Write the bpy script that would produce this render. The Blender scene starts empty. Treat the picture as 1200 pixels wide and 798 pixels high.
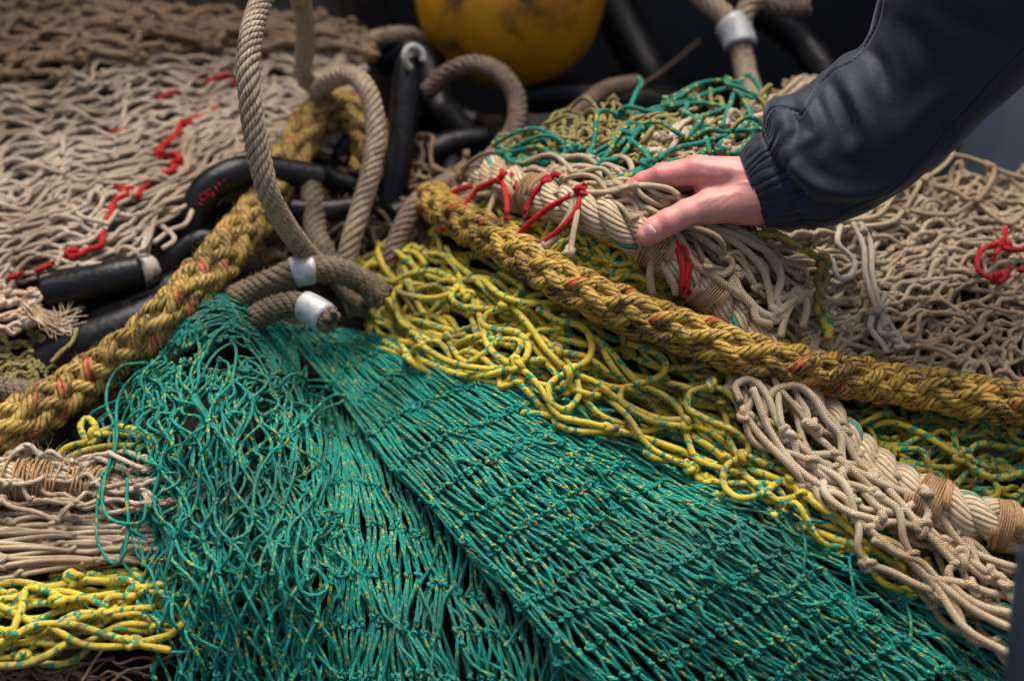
import bpy, math
import numpy as np
from math import pi, sin, cos, radians

# ------------------------------------------------------------------ camera, light, exposure
SC = bpy.context.scene
COL = SC.collection
PITCH = radians(35.0)
CAM = np.array([0.0, 0.0, 1.6])
F = np.array([0.0, cos(PITCH), -sin(PITCH)])
R = np.array([1.0, 0.0, 0.0])
U = np.array([0.0, sin(PITCH), cos(PITCH)])
SPAN = 0.72                                   # frame width divided by distance

cam_data = bpy.data.cameras.new('camera')
cam = bpy.data.objects.new('camera', cam_data)
COL.objects.link(cam)
cam.location = CAM
cam.rotation_euler = (pi / 2 - PITCH, 0, 0)
cam_data.sensor_width = 36.0
cam_data.lens = 36.0 / SPAN
cam_data.clip_start = 0.05
cam_data.clip_end = 60
cam_data.dof.use_dof = True
cam_data.dof.focus_distance = 1.60
cam_data.dof.aperture_fstop = 2.2
cam_data.dof.aperture_blades = 0
SC.camera = cam

world = bpy.data.worlds.new("World")
SC.world = world
world.use_nodes = True
wn = world.node_tree
sky = wn.nodes.new('ShaderNodeTexSky')
sky.sky_type = 'NISHITA'
sky.sun_disc = False
SUN_EL, SUN_AZ = radians(64), radians(2)    # azimuth from +Y towards +X
sky.sun_elevation = SUN_EL
sky.sun_rotation = SUN_AZ
sky.air_density = 0.5
sky.dust_density = 8.0
sky.ozone_density = 0.0
bg = wn.nodes['Background']
bg.inputs['Strength'].default_value = 0.080
wn.links.new(sky.outputs[0], bg.inputs['Color'])

sun_data = bpy.data.lights.new('sun', 'SUN')
sun_data.energy = 1.4
sun_data.angle = radians(36)
sun_data.color = (1.0, 0.98, 0.95)
sun = bpy.data.objects.new('sun', sun_data)
COL.objects.link(sun)
from mathutils import Vector, Matrix
sdir = Vector((sin(SUN_AZ) * cos(SUN_EL), cos(SUN_AZ) * cos(SUN_EL), sin(SUN_EL)))
sun.rotation_euler = sdir.to_track_quat('Z', 'Y').to_euler()

SC.view_settings.view_transform = 'Standard'
SC.view_settings.look = 'None'
SC.view_settings.exposure = 1.38
SC.view_settings.gamma = 1.0
SC.render.engine = 'CYCLES'
SC.cycles.max_bounces = 6
SC.cycles.use_denoising = True

# ------------------------------------------------------------------ the pile's surface: distance from the viewpoint
DC = np.array([
    (600, 798, 1.50), (0, 798, 1.52), (1200, 798, 1.49), (600, 1000, 1.47), (-200, 900, 1.5), (1400, 900, 1.48),
    (300, 700, 1.53), (900, 700, 1.51), (600, 600, 1.54), (0, 600, 1.62), (1200, 600, 1.56), (250, 520, 1.59),
    (600, 450, 1.59), (0, 460, 1.72), (1200, 450, 1.61), (900, 450, 1.60), (250, 390, 1.66), (400, 330, 1.88),
    (420, 280, 1.95), (100, 380, 1.86), (330, 260, 1.92),
    (600, 270, 1.67), (750, 300, 1.68), (850, 280, 1.70), (1000, 330, 1.72), (1200, 310, 1.76), (500, 330, 1.64),
    (1200, 190, 1.97), (1050, 200, 1.93), (950, 180, 1.92), (800, 150, 1.80), (750, 120, 1.98), (620, 170, 1.84),
    (0, 320, 1.84), (200, 250, 1.88), (0, 150, 2.08), (200, 100, 2.15), (0, 30, 2.36), (350, 80, 2.22), (440, 180, 2.1),
    (520, 150, 2.25), (600, 60, 2.5), (800, 20, 2.5), (1000, 60, 2.5), (300, 0, 2.5), (0, -100, 2.6), (600, -100, 2.7), (1200, 60, 2.5),
    (1400, 300, 1.8), (1400, 100, 2.3), (-250, 300, 1.95), (-250, 600, 1.7), (1400, 600, 1.6),
    (745, 245, 1.60), (850, 225, 1.62), (680, 230, 1.62), (610, 228, 1.63), (545, 262, 1.62), (780, 290, 1.62), (900, 245, 1.66), (800, 205, 1.66), (500, 210, 2.15), (460, 250, 2.10), (555, 185, 2.05), (420, 230, 2.12), (450, 300, 1.98), (380, 200, 2.1)], float)


def D(u, v):
    u = np.asarray(u, float); v = np.asarray(v, float)
    w = np.exp(-((u[..., None] - DC[:, 0]) ** 2 + (v[..., None] - DC[:, 1]) ** 2) / (2 * 75.0 ** 2)) + 1e-9
    w2 = np.exp(-((u[..., None] - DC[:, 0]) ** 2 + (v[..., None] - DC[:, 1]) ** 2) / (2 * 200.0 ** 2)) * 0.02
    w = w + w2
    return (w * DC[:, 2]).sum(-1) / w.sum(-1)


def Wd(u, v, d):
    """world point at a given distance"""
    u = np.asarray(u, float); v = np.asarray(v, float); d = np.asarray(d, float)
    un = (u - 600) / 1200 * SPAN; vn = (399 - v) / 1200 * SPAN
    return CAM + d[..., None] * (F + un[..., None] * R + vn[..., None] * U)


def W(p):
    """(u, v, lift mm) -> world point on the pile surface, lifted off it"""
    p = np.asarray(p, float)
    return Wd(p[..., 0], p[..., 1], D(p[..., 0], p[..., 1]) - p[..., 2] * 0.001)


# ------------------------------------------------------------------ curve and mesh helpers
def cr(pts, n, closed=False):
    """Catmull-Rom curve through pts, n samples evenly by length"""
    P = np.asarray(pts, float)
    if closed:
        P = np.vstack([P[-1], P, P[0], P[1]])
    else:
        P = np.vstack([2 * P[0] - P[1], P, 2 * P[-1] - P[-2]])
    out = []
    for i in range(len(P) - 3):
        t = np.linspace(0, 1, 24, endpoint=False)[:, None]
        a, b, c, d = P[i:i + 4]
        out.append(0.5 * (2 * b + (c - a) * t + (2 * a - 5 * b + 4 * c - d) * t ** 2 + (3 * b - a - 3 * c + d) * t ** 3))
    out.append(P[-2][None])
    Q = np.vstack(out)
    L = np.r_[0, np.cumsum(np.linalg.norm(np.diff(Q, axis=0), axis=1))]
    x = np.linspace(0, L[-1], n)
    return np.stack([np.interp(x, L, Q[:, k]) for k in range(Q.shape[1])], 1)


def crw(x, n):
    """Catmull-Rom weights for x in 0..1 over n control points -> idx(…,4), w(…,4)"""
    x = np.clip(np.asarray(x, float), -0.2, 1.2) * (n - 1)
    i = np.clip(np.floor(x).astype(int), 0, n - 2)
    t = x - i
    w = np.stack([0.5 * (-t + 2 * t ** 2 - t ** 3), 0.5 * (2 - 5 * t ** 2 + 3 * t ** 3),
                  0.5 * (t + 4 * t ** 2 - 3 * t ** 3), 0.5 * (-t ** 2 + t ** 3)], -1)
    return i, w


def patch(rows):
    """rows[t][s] = (u, v, lift) -> function of (s, t)"""
    A = np.asarray([[tuple(c) if len(c) == 3 else (c[0], c[1], 0.0) for c in r] for r in rows], float)
    A = np.concatenate([2 * A[:1] - A[1:2], A, 2 * A[-1:] - A[-2:-1]], 0)
    A = np.concatenate([2 * A[:, :1] - A[:, 1:2], A, 2 * A[:, -1:] - A[:, -2:-1]], 1)
    nt, ns = A.shape[0] - 2, A.shape[1] - 2

    def f(s, t):
        i, wi = crw(s, ns); j, wj = crw(t, nt)
        r = 0
        for a in range(4):
            for b in range(4):
                r = r + (wi[..., a] * wj[..., b])[..., None] * A[j + b, i + a]
        return r
    return f


def unit(a):
    return a / (np.linalg.norm(a, axis=-1, keepdims=True) + 1e-12)


def frames(P):
    """parallel-transport frames for a batch of polylines (K,N,3)"""
    T = np.gradient(P, axis=1)
    T = unit(T)
    K, N, _ = P.shape
    up = np.tile(np.array([0.31, 0.22, 0.92]), (K, 1))
    n0 = unit(np.cross(T[:, 0], up) + 1e-6)
    Nn = np.zeros_like(P)
    Nn[:, 0] = n0
    for i in range(1, N):
        v = Nn[:, i - 1] - (Nn[:, i - 1] * T[:, i]).sum(-1, keepdims=True) * T[:, i]
        Nn[:, i] = unit(v)
    B = np.cross(T, Nn)
    return T, Nn, B


class MB:
    """collects tubes and grids into ONE mesh"""
    def __init__(s):
        s.v = []; s.f = []; s.uv = []; s.r = []; s.n = 0

    def add(s, V, Q, UV, rnd):
        s.v.append(V); s.f.append(Q + s.n); s.uv.append(UV); s.r.append(rnd); s.n += len(V)

    def tubes(s, P, rad, sides=6, rnd=None, cap=True, v0=None, rng=None, twist=0.0):
        P = np.asarray(P, float)
        if P.ndim == 2:
            P = P[None]
        K, N, _ = P.shape
        rad = np.broadcast_to(np.asarray(rad, float), (K, N)).copy() if np.ndim(rad) != 1 or len(np.atleast_1d(rad)) == N else np.broadcast_to(np.asarray(rad, float)[:, None], (K, N)).copy()
        if rnd is None:
            rnd = np.random.RandomState(K + N).rand(K)
        if cap:
            e0 = P[:, :1] - (P[:, 1:2] - P[:, :1]) * 0.02; e1 = P[:, -1:] + (P[:, -1:] - P[:, -2:-1]) * 0.02
            P = np.concatenate([e0, P, e1], 1)
            rad = np.concatenate([rad[:, :1] * 0.02, rad, rad[:, -1:] * 0.02], 1)
            N += 2
        T, A, B = frames(P)
        L = np.concatenate([np.zeros((K, 1)), np.cumsum(np.linalg.norm(np.diff(P, axis=1), axis=2), 1)], 1)
        if v0 is None:
            v0 = rnd * 7.3
        L = L + np.asarray(v0)[..., None]
        th = np.arange(sides) / sides * 2 * pi
        V = P[:, :, None] + rad[:, :, None, None] * (np.cos(th)[None, None, :, None] * A[:, :, None] + np.sin(th)[None, None, :, None] * B[:, :, None])
        V = V.reshape(-1, 3)
        k = np.arange(K)[:, None, None]; i = np.arange(N - 1)[None, :, None]; j = np.arange(sides)[None, None, :]
        a = (k * N + i) * sides + j; b = (k * N + i) * sides + (j + 1) % sides
        Q = np.stack([a, b, b + sides, a + sides], -1).reshape(-1, 4)
        jj = np.broadcast_to(j, (K, N - 1, sides))
        u0 = jj / sides; u1 = (jj + 1) / sides
        va = np.broadcast_to(L[:, :-1, None], (K, N - 1, sides)); vb = np.broadcast_to(L[:, 1:, None], (K, N - 1, sides))
        UV = np.stack([np.stack([u0, va], -1), np.stack([u1, va], -1), np.stack([u1, vb], -1), np.stack([u0, vb], -1)], -2).reshape(-1, 4, 2)
        rv = np.repeat(np.asarray(rnd, float), N * sides)
        s.add(V, Q, UV, rv)

    def grid(s, V, closed_j=False, rnd=0.5, flip=False):
        """V (I,J,3) surface grid"""
        I, J, _ = V.shape
        i = np.arange(I - 1)[:, None]; j = np.arange(J if closed_j else J - 1)[None]
        a = i * J + j; b = i * J + (j + 1) % J
        Q = np.stack([a, b, b + J, a + J], -1).reshape(-1, 4)
        if flip:
            Q = Q[:, ::-1]
        ii = np.broadcast_to(i, a.shape) / (I - 1); jj = np.broadcast_to(j, a.shape) / J
        di, dj = 1 / (I - 1), 1 / J
        UV = np.stack([np.stack([jj, ii], -1), np.stack([jj + dj, ii], -1), np.stack([jj + dj, ii + di], -1), np.stack([jj, ii + di], -1)], -2).reshape(-1, 4, 2)
        s.add(V.reshape(-1, 3), Q, UV, np.full(I * J, rnd))

    def build(s, name, mat, parent=None, origin=None):
        V = np.vstack(s.v).astype(np.float32); Q = np.vstack(s.f).astype(np.int32); UV = np.vstack(s.uv).astype(np.float32)
        if origin is None:
            origin = (0, 0, 0) if parent is not None else V.mean(0)
        org = np.asarray(origin, np.float32)
        if parent is not None:
            org = org + np.asarray(parent['_o'], np.float32)
        me = bpy.data.meshes.new(name)
        me.vertices.add(len(V)); me.vertices.foreach_set('co', (V - org).ravel())
        me.loops.add(Q.size); me.loops.foreach_set('vertex_index', Q.ravel())
        me.polygons.add(len(Q)); me.polygons.foreach_set('loop_start', np.arange(0, Q.size, 4, dtype=np.int32))
        try:
            me.polygons.foreach_set('loop_total', np.full(len(Q), 4, np.int32))
        except Exception:
            pass
        me.polygons.foreach_set('use_smooth', np.ones(len(Q), bool))
        me.update(calc_edges=True)
        l = me.uv_layers.new(name='UVMap')
        l.data.foreach_set('uv', UV.ravel())
        at = me.attributes.new('rnd', 'FLOAT', 'POINT')
        at.data.foreach_set('value', np.concatenate(s.r).astype(np.float32))
        me.validate()
        me.materials.append(mat)
        o = bpy.data.objects.new(name, me)
        COL.objects.link(o)
        if parent is not None:
            o.parent = parent
            o.location = org - np.asarray(parent['_o'], np.float32) if parent.type != 'EMPTY' else (0, 0, 0)
            if parent.type != 'EMPTY':
                o.location = (0, 0, 0)
            o['_o'] = [float(x) for x in org]
        else:
            o.location = org
            o['_o'] = [float(x) for x in org]
        return o


def empty(name, loc):
    o = bpy.data.objects.new(name, None)
    COL.objects.link(o)
    o.location = loc
    o.empty_display_size = 0.05
    o['_o'] = [float(x) for x in loc]
    return o


def tag(o, label=None, cat=None, group=None, kind=None):
    for k, x in (('label', label), ('category', cat), ('group', group), ('kind', kind)):
        if x:
            o[k] = x
    return o


# ------------------------------------------------------------------ material helpers
class NT:
    def __init__(s, name):
        s.m = bpy.data.materials.new(name); s.m.use_nodes = True
        s.t = s.m.node_tree; s.n = s.t.nodes; s.b = s.n['Principled BSDF']

    def lk(s, a, b):
        s.t.links.new(a, b)

    def val(s, sock, x):
        if isinstance(x, (int, float)):
            sock.default_value = x
        elif isinstance(x, (tuple, list)):
            sock.default_value = tuple(x) + ((1,) if len(x) == 3 and len(sock.default_value) == 4 else ())
        else:
            s.lk(x, sock)

    def math(s, op, a, b=0.0, c=0.0, clamp=False):
        n = s.n.new('ShaderNodeMath'); n.operation = op; n.use_clamp = clamp
        s.val(n.inputs[0], a); s.val(n.inputs[1], b); s.val(n.inputs[2], c)
        return n.outputs[0]

    def mix(s, f, a, b, mode='MIX'):
        n = s.n.new('ShaderNodeMix'); n.data_type = 'RGBA'; n.blend_type = mode
        s.val(n.inputs[0], f); s.val(n.inputs[6], a); s.val(n.inputs[7], b)
        return n.outputs[2]

    def comb(s, x, y, z):
        n = s.n.new('ShaderNodeCombineXYZ')
        s.val(n.inputs[0], x); s.val(n.inputs[1], y); s.val(n.inputs[2], z)
        return n.outputs[0]

    def noise(s, vec, scale, detail=2.0, rough=0.5, dist=0.0):
        n = s.n.new('ShaderNodeTexNoise')
        if vec is not None:
            s.lk(vec, n.inputs['Vector'])
        n.inputs['Scale'].default_value = scale; n.inputs['Detail'].default_value = detail
        n.inputs['Roughness'].default_value = rough; n.inputs['Distortion'].default_value = dist
        return n.outputs[0]

    def ramp(s, x, lo, hi):
        n = s.n.new('ShaderNodeMapRange'); n.interpolation_type = 'SMOOTHSTEP'
        s.val(n.inputs[0], x); n.inputs[1].default_value = lo; n.inputs[2].default_value = hi
        return n.outputs[0]

    def obj(s):
        return s.n.new('ShaderNodeTexCoord').outputs['Object']

    def uv(s):
        n = s.n.new('ShaderNodeUVMap'); n.uv_map = 'UVMap'
        x = s.n.new('ShaderNodeSeparateXYZ'); s.lk(n.outputs[0], x.inputs[0])
        return x.outputs[0], x.outputs[1]

    def attr(s, name):
        n = s.n.new('ShaderNodeAttribute'); n.attribute_name = name
        return n.outputs['Fac']

    def bump(s, h, dist, strength=1.0, prev=None):
        n = s.n.new('ShaderNodeBump'); n.inputs['Distance'].default_value = dist; n.inputs['Strength'].default_value = strength
        s.lk(h, n.inputs['Height'])
        if prev is not None:
            s.lk(prev, n.inputs['Normal'])
        return n.outputs[0]

    def out(s, col, rough=0.7, normal=None, **kw):
        s.val(s.b.inputs['Base Color'], col); s.val(s.b.inputs['Roughness'], rough)
        if normal is not None:
            s.lk(normal, s.b.inputs['Normal'])
        for k, x in kw.items():
            s.val(s.b.inputs[k.replace('_', ' ')], x)
        return s.m


def twine_mat(name, base, base2, alt=None, cover=0.3, flen=0.010, fw=2.0, helix=60.0, style='braid', n=4, pitch=0.009,
              r=0.002, dirt=(0.05, 0.035, 0.022), dirt_amt=0.35, dirt_scale=9.0, groove=0.35, rough=0.62, fuzz=0.3, big=None, big_amt=0.0):
    """twine whose UV runs round (u) and along (v, metres)"""
    N = NT(name)
    u, v = N.uv(); rn = N.attr('rnd'); ob = N.obj()
    tau = 2 * pi
    a = N.math('ADD', N.math('MULTIPLY', u, float(n)), N.math('MULTIPLY', v, 1 / pitch))
    b = N.math('SUBTRACT', N.math('MULTIPLY', u, float(n)), N.math('MULTIPLY', v, 1 / pitch))
    sa = N.math('SINE', N.math('MULTIPLY', a, tau)); sb = N.math('SINE', N.math('MULTIPLY', b, tau))
    if style == 'braid':
        zz = N.math('PINGPONG', N.math('MULTIPLY', u, float(n)), 0.5)
        h = N.math('SQRT', N.math('ABSOLUTE', N.math('SINE', N.math('MULTIPLY', N.math('ADD', N.math('MULTIPLY', v, 1 / pitch), N.math('MULTIPLY', zz, 2.4)), pi))))
    else:
        h = N.math('SQRT', N.math('ABSOLUTE', N.math('SINE', N.math('MULTIPLY', a, pi))))
    fine = N.noise(N.comb(N.math('MULTIPLY', u, 30.0), N.math('MULTIPLY', v, 500.0), N.math('MULTIPLY', rn, 91.0)), 1.0, 2.0)
    col = N.mix(N.ramp(N.noise(N.comb(N.math('MULTIPLY', rn, 13.0), N.math('MULTIPLY', v, 22.0), 0.3), 1.0), 0.3, 0.7), base, base2)
    if alt is not None:
        vec = N.comb(N.math('ADD', N.math('MULTIPLY', u, fw), N.math('MULTIPLY', v, helix)), N.math('MULTIPLY', v, 1 / flen), N.math('MULTIPLY', rn, 57.0))
        fl = N.noise(vec, 1.0, 1.2, 0.5)
        c0 = 0.69 - cover * 0.40
        col = N.mix(N.ramp(fl, c0 - 0.02, c0 + 0.02), col, alt)
    if big is not None:
        col = N.mix(N.math('MULTIPLY', N.ramp(N.noise(ob, 4.5, 3.0, 0.6), 0.42, 0.62), big_amt), col, big)
    dn = N.noise(ob, dirt_scale, 6.0, 0.65)
    dm = N.math('MULTIPLY', N.ramp(dn, 0.45, 0.75), dirt_amt)
    dd = N.math('MULTIPLY', N.ramp(N.noise(ob, 110.0, 4.0, 0.7), 0.52, 0.78), dirt_amt * 0.9)
    gr = N.math('MULTIPLY', N.math('SUBTRACT', 1.0, h), groove)
    dirtf = N.math('ADD', N.math('ADD', dm, dd), gr, clamp=True)
    col = N.mix(dirtf, col, dirt)
    col = N.mix(N.math('MULTIPLY', fine, 0.14), col, (0.0, 0.0, 0.0))
    nb = N.bump(h, r * 0.55, 0.9)
    nb = N.bump(fine, r * 0.25, fuzz, nb)
    return N.out(col, rough, nb, Specular_IOR_Level=0.3)


def strand_mat(name, base, base2, dark, tracer=None, yarns=7, ypitch=0.05, dirt_amt=0.5, groove=0.5, r=0.007, tracer_w=0.16, tracer_on=0.7, green=None):
    """one strand of a thick rope: yarns twisted along it"""
    N = NT(name)
    u, v = N.uv(); rn = N.attr('rnd'); ob = N.obj()
    a = N.math('ADD', N.math('MULTIPLY', u, float(yarns)), N.math('MULTIPLY', v, yarns / ypitch))
    h = N.math('SQRT', N.math('ABSOLUTE', N.math('SINE', N.math('MULTIPLY', a, pi))))
    fib = N.noise(N.comb(N.math('MULTIPLY', a, 4.0), N.math('MULTIPLY', v, 60.0), N.math('MULTIPLY', rn, 31.0)), 1.0, 3.0, 0.6)
    col = N.mix(N.ramp(fib, 0.3, 0.7), base, base2)
    if tracer is not None:
        ph = N.math('FRACT', N.math('ADD', N.math('ADD', u, N.math('MULTIPLY', v, 1 / ypitch)), N.math('MULTIPLY', rn, 5.0)))
        tm = N.math('MULTIPLY', N.math('LESS_THAN', ph, tracer_w), N.math('GREATER_THAN', rn, tracer_on))
        wear = N.ramp(N.noise(ob, 30.0, 3.0), 0.35, 0.5)
        col = N.mix(N.math('MULTIPLY', N.math('MULTIPLY', tm, wear), 0.85), col, tracer)
    if green is not None:
        ph = N.math('FRACT', N.math('ADD', N.math('ADD', u, N.math('MULTIPLY', v, 1 / ypitch)), 0.37))
        col = N.mix(N.math('MULTIPLY', N.math('LESS_THAN', ph, 0.10), N.math('GREATER_THAN', rn, 0.6)), col, green)
    dn = N.ramp(N.noise(ob, 16.0, 6.0, 0.75), 0.44, 0.66)
    sp = N.ramp(N.noise(N.comb(N.math('MULTIPLY', a, 1.3), N.math('MULTIPLY', v, 160.0), N.math('MULTIPLY', rn, 31.0)), 1.0, 4.0, 0.75), 0.47, 0.66)
    d = N.math('ADD', N.math('ADD', N.math('MULTIPLY', dn, dirt_amt * 0.75), N.math('MULTIPLY', sp, dirt_amt)), N.math('MULTIPLY', N.math('SUBTRACT', 1.0, h), groove), clamp=True)
    col = N.mix(d, col, dark)
    nb = N.bump(h, r * 0.22, 0.9)
    nb = N.bump(fib, r * 0.12, 0.7, nb)
    return N.out(col, 0.75, nb, Specular_IOR_Level=0.25)


M = {}
M['green'] = twine_mat('green_twine', (0.002, 0.335, 0.252), (0.003, 0.25, 0.19), (0.48, 0.42, 0.03), 0.17, 0.0052, 1.6, 110.0, 'laid', 5, 0.010, 0.002,
                       dirt=(0.022, 0.045, 0.036), dirt_amt=0.55, groove=0.3, big=(0.010, 0.22, 0.16), big_amt=0.45)
M['green_far'] = twine_mat('green_cord', (0.010, 0.30, 0.22), (0.014, 0.22, 0.16), (0.55, 0.45, 0.04), 0.22, 0.012, 1.2, 60.0, 'braid', 3, 0.0026, 0.002,
                           dirt=(0.02, 0.04, 0.03), dirt_amt=0.3)
M['yellow'] = twine_mat('yellow_cord', (0.86, 0.66, 0.065), (0.66, 0.49, 0.045), (0.010, 0.32, 0.20), 0.27, 0.009, 2.4, 70.0, 'braid', 4, 0.0026, 0.0022,
                        dirt=(0.14, 0.10, 0.05), dirt_amt=0.8, groove=0.38)
M['yellow_dark'] = twine_mat('yellow_cord_painted_shade', (0.55, 0.42, 0.03), (0.42, 0.35, 0.03), (0.010, 0.24, 0.15), 0.38, 0.011, 2.2, 70.0, 'braid', 4, 0.0026, 0.0022,
                             dirt=(0.06, 0.05, 0.025), dirt_amt=0.6, groove=0.35)  # darker copy of the yellow cord, shade painted into its colour
M['beige'] = twine_mat('beige_cord', (0.76, 0.62, 0.43), (0.60, 0.46, 0.29), None, style='braid', big=(0.46, 0.29, 0.14), big_amt=0.45, n=4, pitch=0.0034, r=0.0032,
                       dirt=(0.17, 0.11, 0.07), dirt_amt=0.5, groove=0.45)
M['beige_thin'] = twine_mat('beige_thin_cord', (0.70, 0.565, 0.39), (0.55, 0.42, 0.26), None, style='braid', big=(0.44, 0.29, 0.16), big_amt=0.5, n=3, pitch=0.0024, r=0.0020,
                            dirt=(0.18, 0.12, 0.075), dirt_amt=0.55, groove=0.4)
M['cream'] = twine_mat('cream_cord', (0.76, 0.67, 0.54), (0.66, 0.54, 0.40), None, style='braid', n=3, pitch=0.0024, r=0.0020,
                       dirt=(0.22, 0.14, 0.08), dirt_amt=0.5, groove=0.4)
M['mound'] = twine_mat('sand_cord', (0.80, 0.68, 0.51), (0.66, 0.53, 0.37), None, style='braid', n=4, pitch=0.010, r=0.003,
                       dirt=(0.20, 0.12, 0.07), dirt_amt=0.5, groove=0.3, big=(0.42, 0.28, 0.16), big_amt=0.5)
M['brown'] = twine_mat('brown_cord', (0.44, 0.30, 0.17), (0.32, 0.21, 0.12), None, style='braid', n=4, pitch=0.010, r=0.0035,
                       dirt=(0.05, 0.035, 0.02), dirt_amt=0.6, groove=0.3)
M['olive'] = twine_mat('olive_cord', (0.42, 0.35, 0.11), (0.30, 0.25, 0.10), None, style='laid', n=4, pitch=0.010, r=0.0035,
                       dirt=(0.07, 0.055, 0.03), dirt_amt=0.6, groove=0.3)
M['red'] = twine_mat('red_cord', (0.62, 0.012, 0.018), (0.50, 0.010, 0.015), None, style='braid', n=4, pitch=0.008, r=0.0025,
                     dirt=(0.16, 0.01, 0.01), dirt_amt=0.3, groove=0.3)
M['tan'] = twine_mat('tan_twine', (0.50, 0.31, 0.15), (0.40, 0.23, 0.10), None, style='laid', n=3, pitch=0.006, r=0.001,
                     dirt=(0.14, 0.07, 0.03), dirt_amt=0.5, groove=0.4)
M['yrope'] = strand_mat('yellow_rope_yarn', (0.60, 0.39, 0.075), (0.40, 0.24, 0.05), (0.032, 0.021, 0.012), tracer=(0.62, 0.10, 0.03), yarns=6, ypitch=0.06, dirt_amt=0.85, groove=0.5, tracer_w=0.18, tracer_on=0.65)
M['yrope2'] = strand_mat('old_yellow_rope_yarn', (0.60, 0.41, 0.11), (0.40, 0.25, 0.07), (0.04, 0.026, 0.014), tracer=(0.60, 0.13, 0.06), yarns=6, ypitch=0.06, dirt_amt=0.8, groove=0.5, tracer_w=0.24, tracer_on=0.65)
M['wrope'] = strand_mat('white_rope_yarn', (0.66, 0.55, 0.38), (0.54, 0.40, 0.24), (0.22, 0.12, 0.05), yarns=11, ypitch=0.09, dirt_amt=0.4, groove=0.38, r=0.011, green=(0.02, 0.32, 0.24))
M['grope'] = strand_mat('grey_rope_yarn', (0.58, 0.46, 0.32), (0.40, 0.30, 0.19), (0.08, 0.055, 0.035), yarns=5, ypitch=0.03, dirt_amt=0.5, groove=0.45, r=0.004)
M['orope'] = strand_mat('olive_rope_yarn', (0.26, 0.21, 0.13), (0.17, 0.13, 0.08), (0.03, 0.022, 0.014), yarns=5, ypitch=0.03, dirt_amt=0.6, groove=0.45, r=0.004)
M['prope'] = strand_mat('brown_rope_yarn', (0.34, 0.25, 0.19), (0.24, 0.16, 0.12), (0.05, 0.03, 0.02), yarns=5, ypitch=0.03, dirt_amt=0.6, groove=0.45, r=0.004)


def simple_mat(name, c1, c2, scale, rough, lo=0.4, hi=0.6, bump_s=40.0, bump_d=0.001, c3=None, s3=6.0, lo3=0.55, hi3=0.65, **kw):
    N = NT(name); ob = N.obj()
    col = N.mix(N.ramp(N.noise(ob, scale, 6.0, 0.6), lo, hi), c1, c2)
    if c3 is not None:
        col = N.mix(N.ramp(N.noise(ob, s3, 7.0, 0.65, 0.4), lo3, hi3), col, c3)
    nb = N.bump(N.noise(ob, bump_s, 6.0, 0.6), bump_d, 1.0)
    return N.out(col, rough, nb, **kw)


M['rubber'] = simple_mat('black_rubber', (0.004, 0.0045, 0.006), (0.012, 0.011, 0.012), 14.0, 0.34, bump_s=60, bump_d=0.002, c3=(0.09, 0.06, 0.045), s3=22.0, lo3=0.62, hi3=0.75, Specular_IOR_Level=0.28)
M['steel'] = simple_mat('dull_steel', (0.62, 0.63, 0.62), (0.44, 0.45, 0.44), 30.0, 0.45, bump_s=80, bump_d=0.0015, c3=(0.18, 0.09, 0.05), s3=25.0, lo3=0.6, hi3=0.7, Metallic=0.25)
M['white_ring'] = simple_mat('worn_white_plastic', (0.50, 0.49, 0.46), (0.28, 0.25, 0.22), 30.0, 0.5)
M['buoy'] = simple_mat('yellow_buoy_paint', (0.85, 0.40, 0.005), (0.58, 0.22, 0.008), 5.0, 0.42, 0.35, 0.7, bump_s=25, bump_d=0.003, c3=(0.055, 0.028, 0.012), s3=7.5, lo3=0.47, hi3=0.66)
M['wall'] = simple_mat('charcoal_wall_paint', (0.045, 0.045, 0.047), (0.055, 0.055, 0.057), 3.0, 0.6)
M['panel'] = simple_mat('grey_blue_panel_paint', (0.34, 0.38, 0.39), (0.44, 0.48, 0.49), 2.5, 0.5)
M['deck'] = simple_mat('dark_wet_ground', (0.03, 0.028, 0.025), (0.05, 0.045, 0.04), 5.0, 0.7)
M['heap'] = simple_mat('painted_gap_shade', (0.016, 0.012, 0.009), (0.05, 0.036, 0.022), 30.0, 0.9, bump_s=90, bump_d=0.02)  # near-black brown stands in for the shade between the nets
M['yfibre'] = simple_mat('yellow_rope_fibre', (0.50, 0.34, 0.10), (0.32, 0.20, 0.06), 60.0, 0.8)
M['frass'] = simple_mat('frayed_fibre', (0.55, 0.44, 0.33), (0.40, 0.25, 0.14), 60.0, 0.8)
M['slate'] = simple_mat('slate_blue_cloth', (0.016, 0.024, 0.045), (0.02, 0.03, 0.05), 40.0, 0.7)

# ------------------------------------------------------------------ setting
def box(mb, x0, x1, y0, y1, z0, z1):
    c = np.array([(x, y, z) for z in (z0, z1) for y in (y0, y1) for x in (x0, x1)], float)
    for q in ((0, 2, 3, 1), (4, 5, 7, 6), (0, 1, 5, 4), (2, 6, 7, 3), (0, 4, 6, 2), (1, 3, 7, 5)):
        mb.add(c[list(q)], np.array([[0, 1, 2, 3]]), np.array([[(0, 0), (1, 0), (1, 1), (0, 1)]], float), np.full(4, .5))


g = MB(); box(g, -8, 8, -4, 8, -0.1, 0.0)
tag(g.build('ground', M['deck']), kind='structure')
wl = MB(); box(wl, -6, 6, 2.78, 2.90, 0.0, 2.6)
o = wl.build('dark_wall', M['wall']); tag(o, 'dark charcoal wall standing blurred behind the whole net pile', 'wall', kind='structure')
pn = MB()
xs = np.linspace(0.82, 2.6, 200)
zz = np.array([0.0, 2.2])
yy = 2.36 - 0.03 * np.clip(np.abs(((xs * 7) % 2) - 1) * 2 - 0.5, 0, 1)
pn.grid(np.stack([np.stack([xs, yy, np.full_like(xs, z)], -1) for z in zz]))
pn.grid(np.stack([np.stack([xs, yy + 0.1, np.full_like(xs, z)], -1) for z in zz]))
o = pn.build('corrugated_panel', M['panel']); tag(o, 'grey blue corrugated metal panel behind the right hand net heap, below the sleeve', 'panel')

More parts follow.
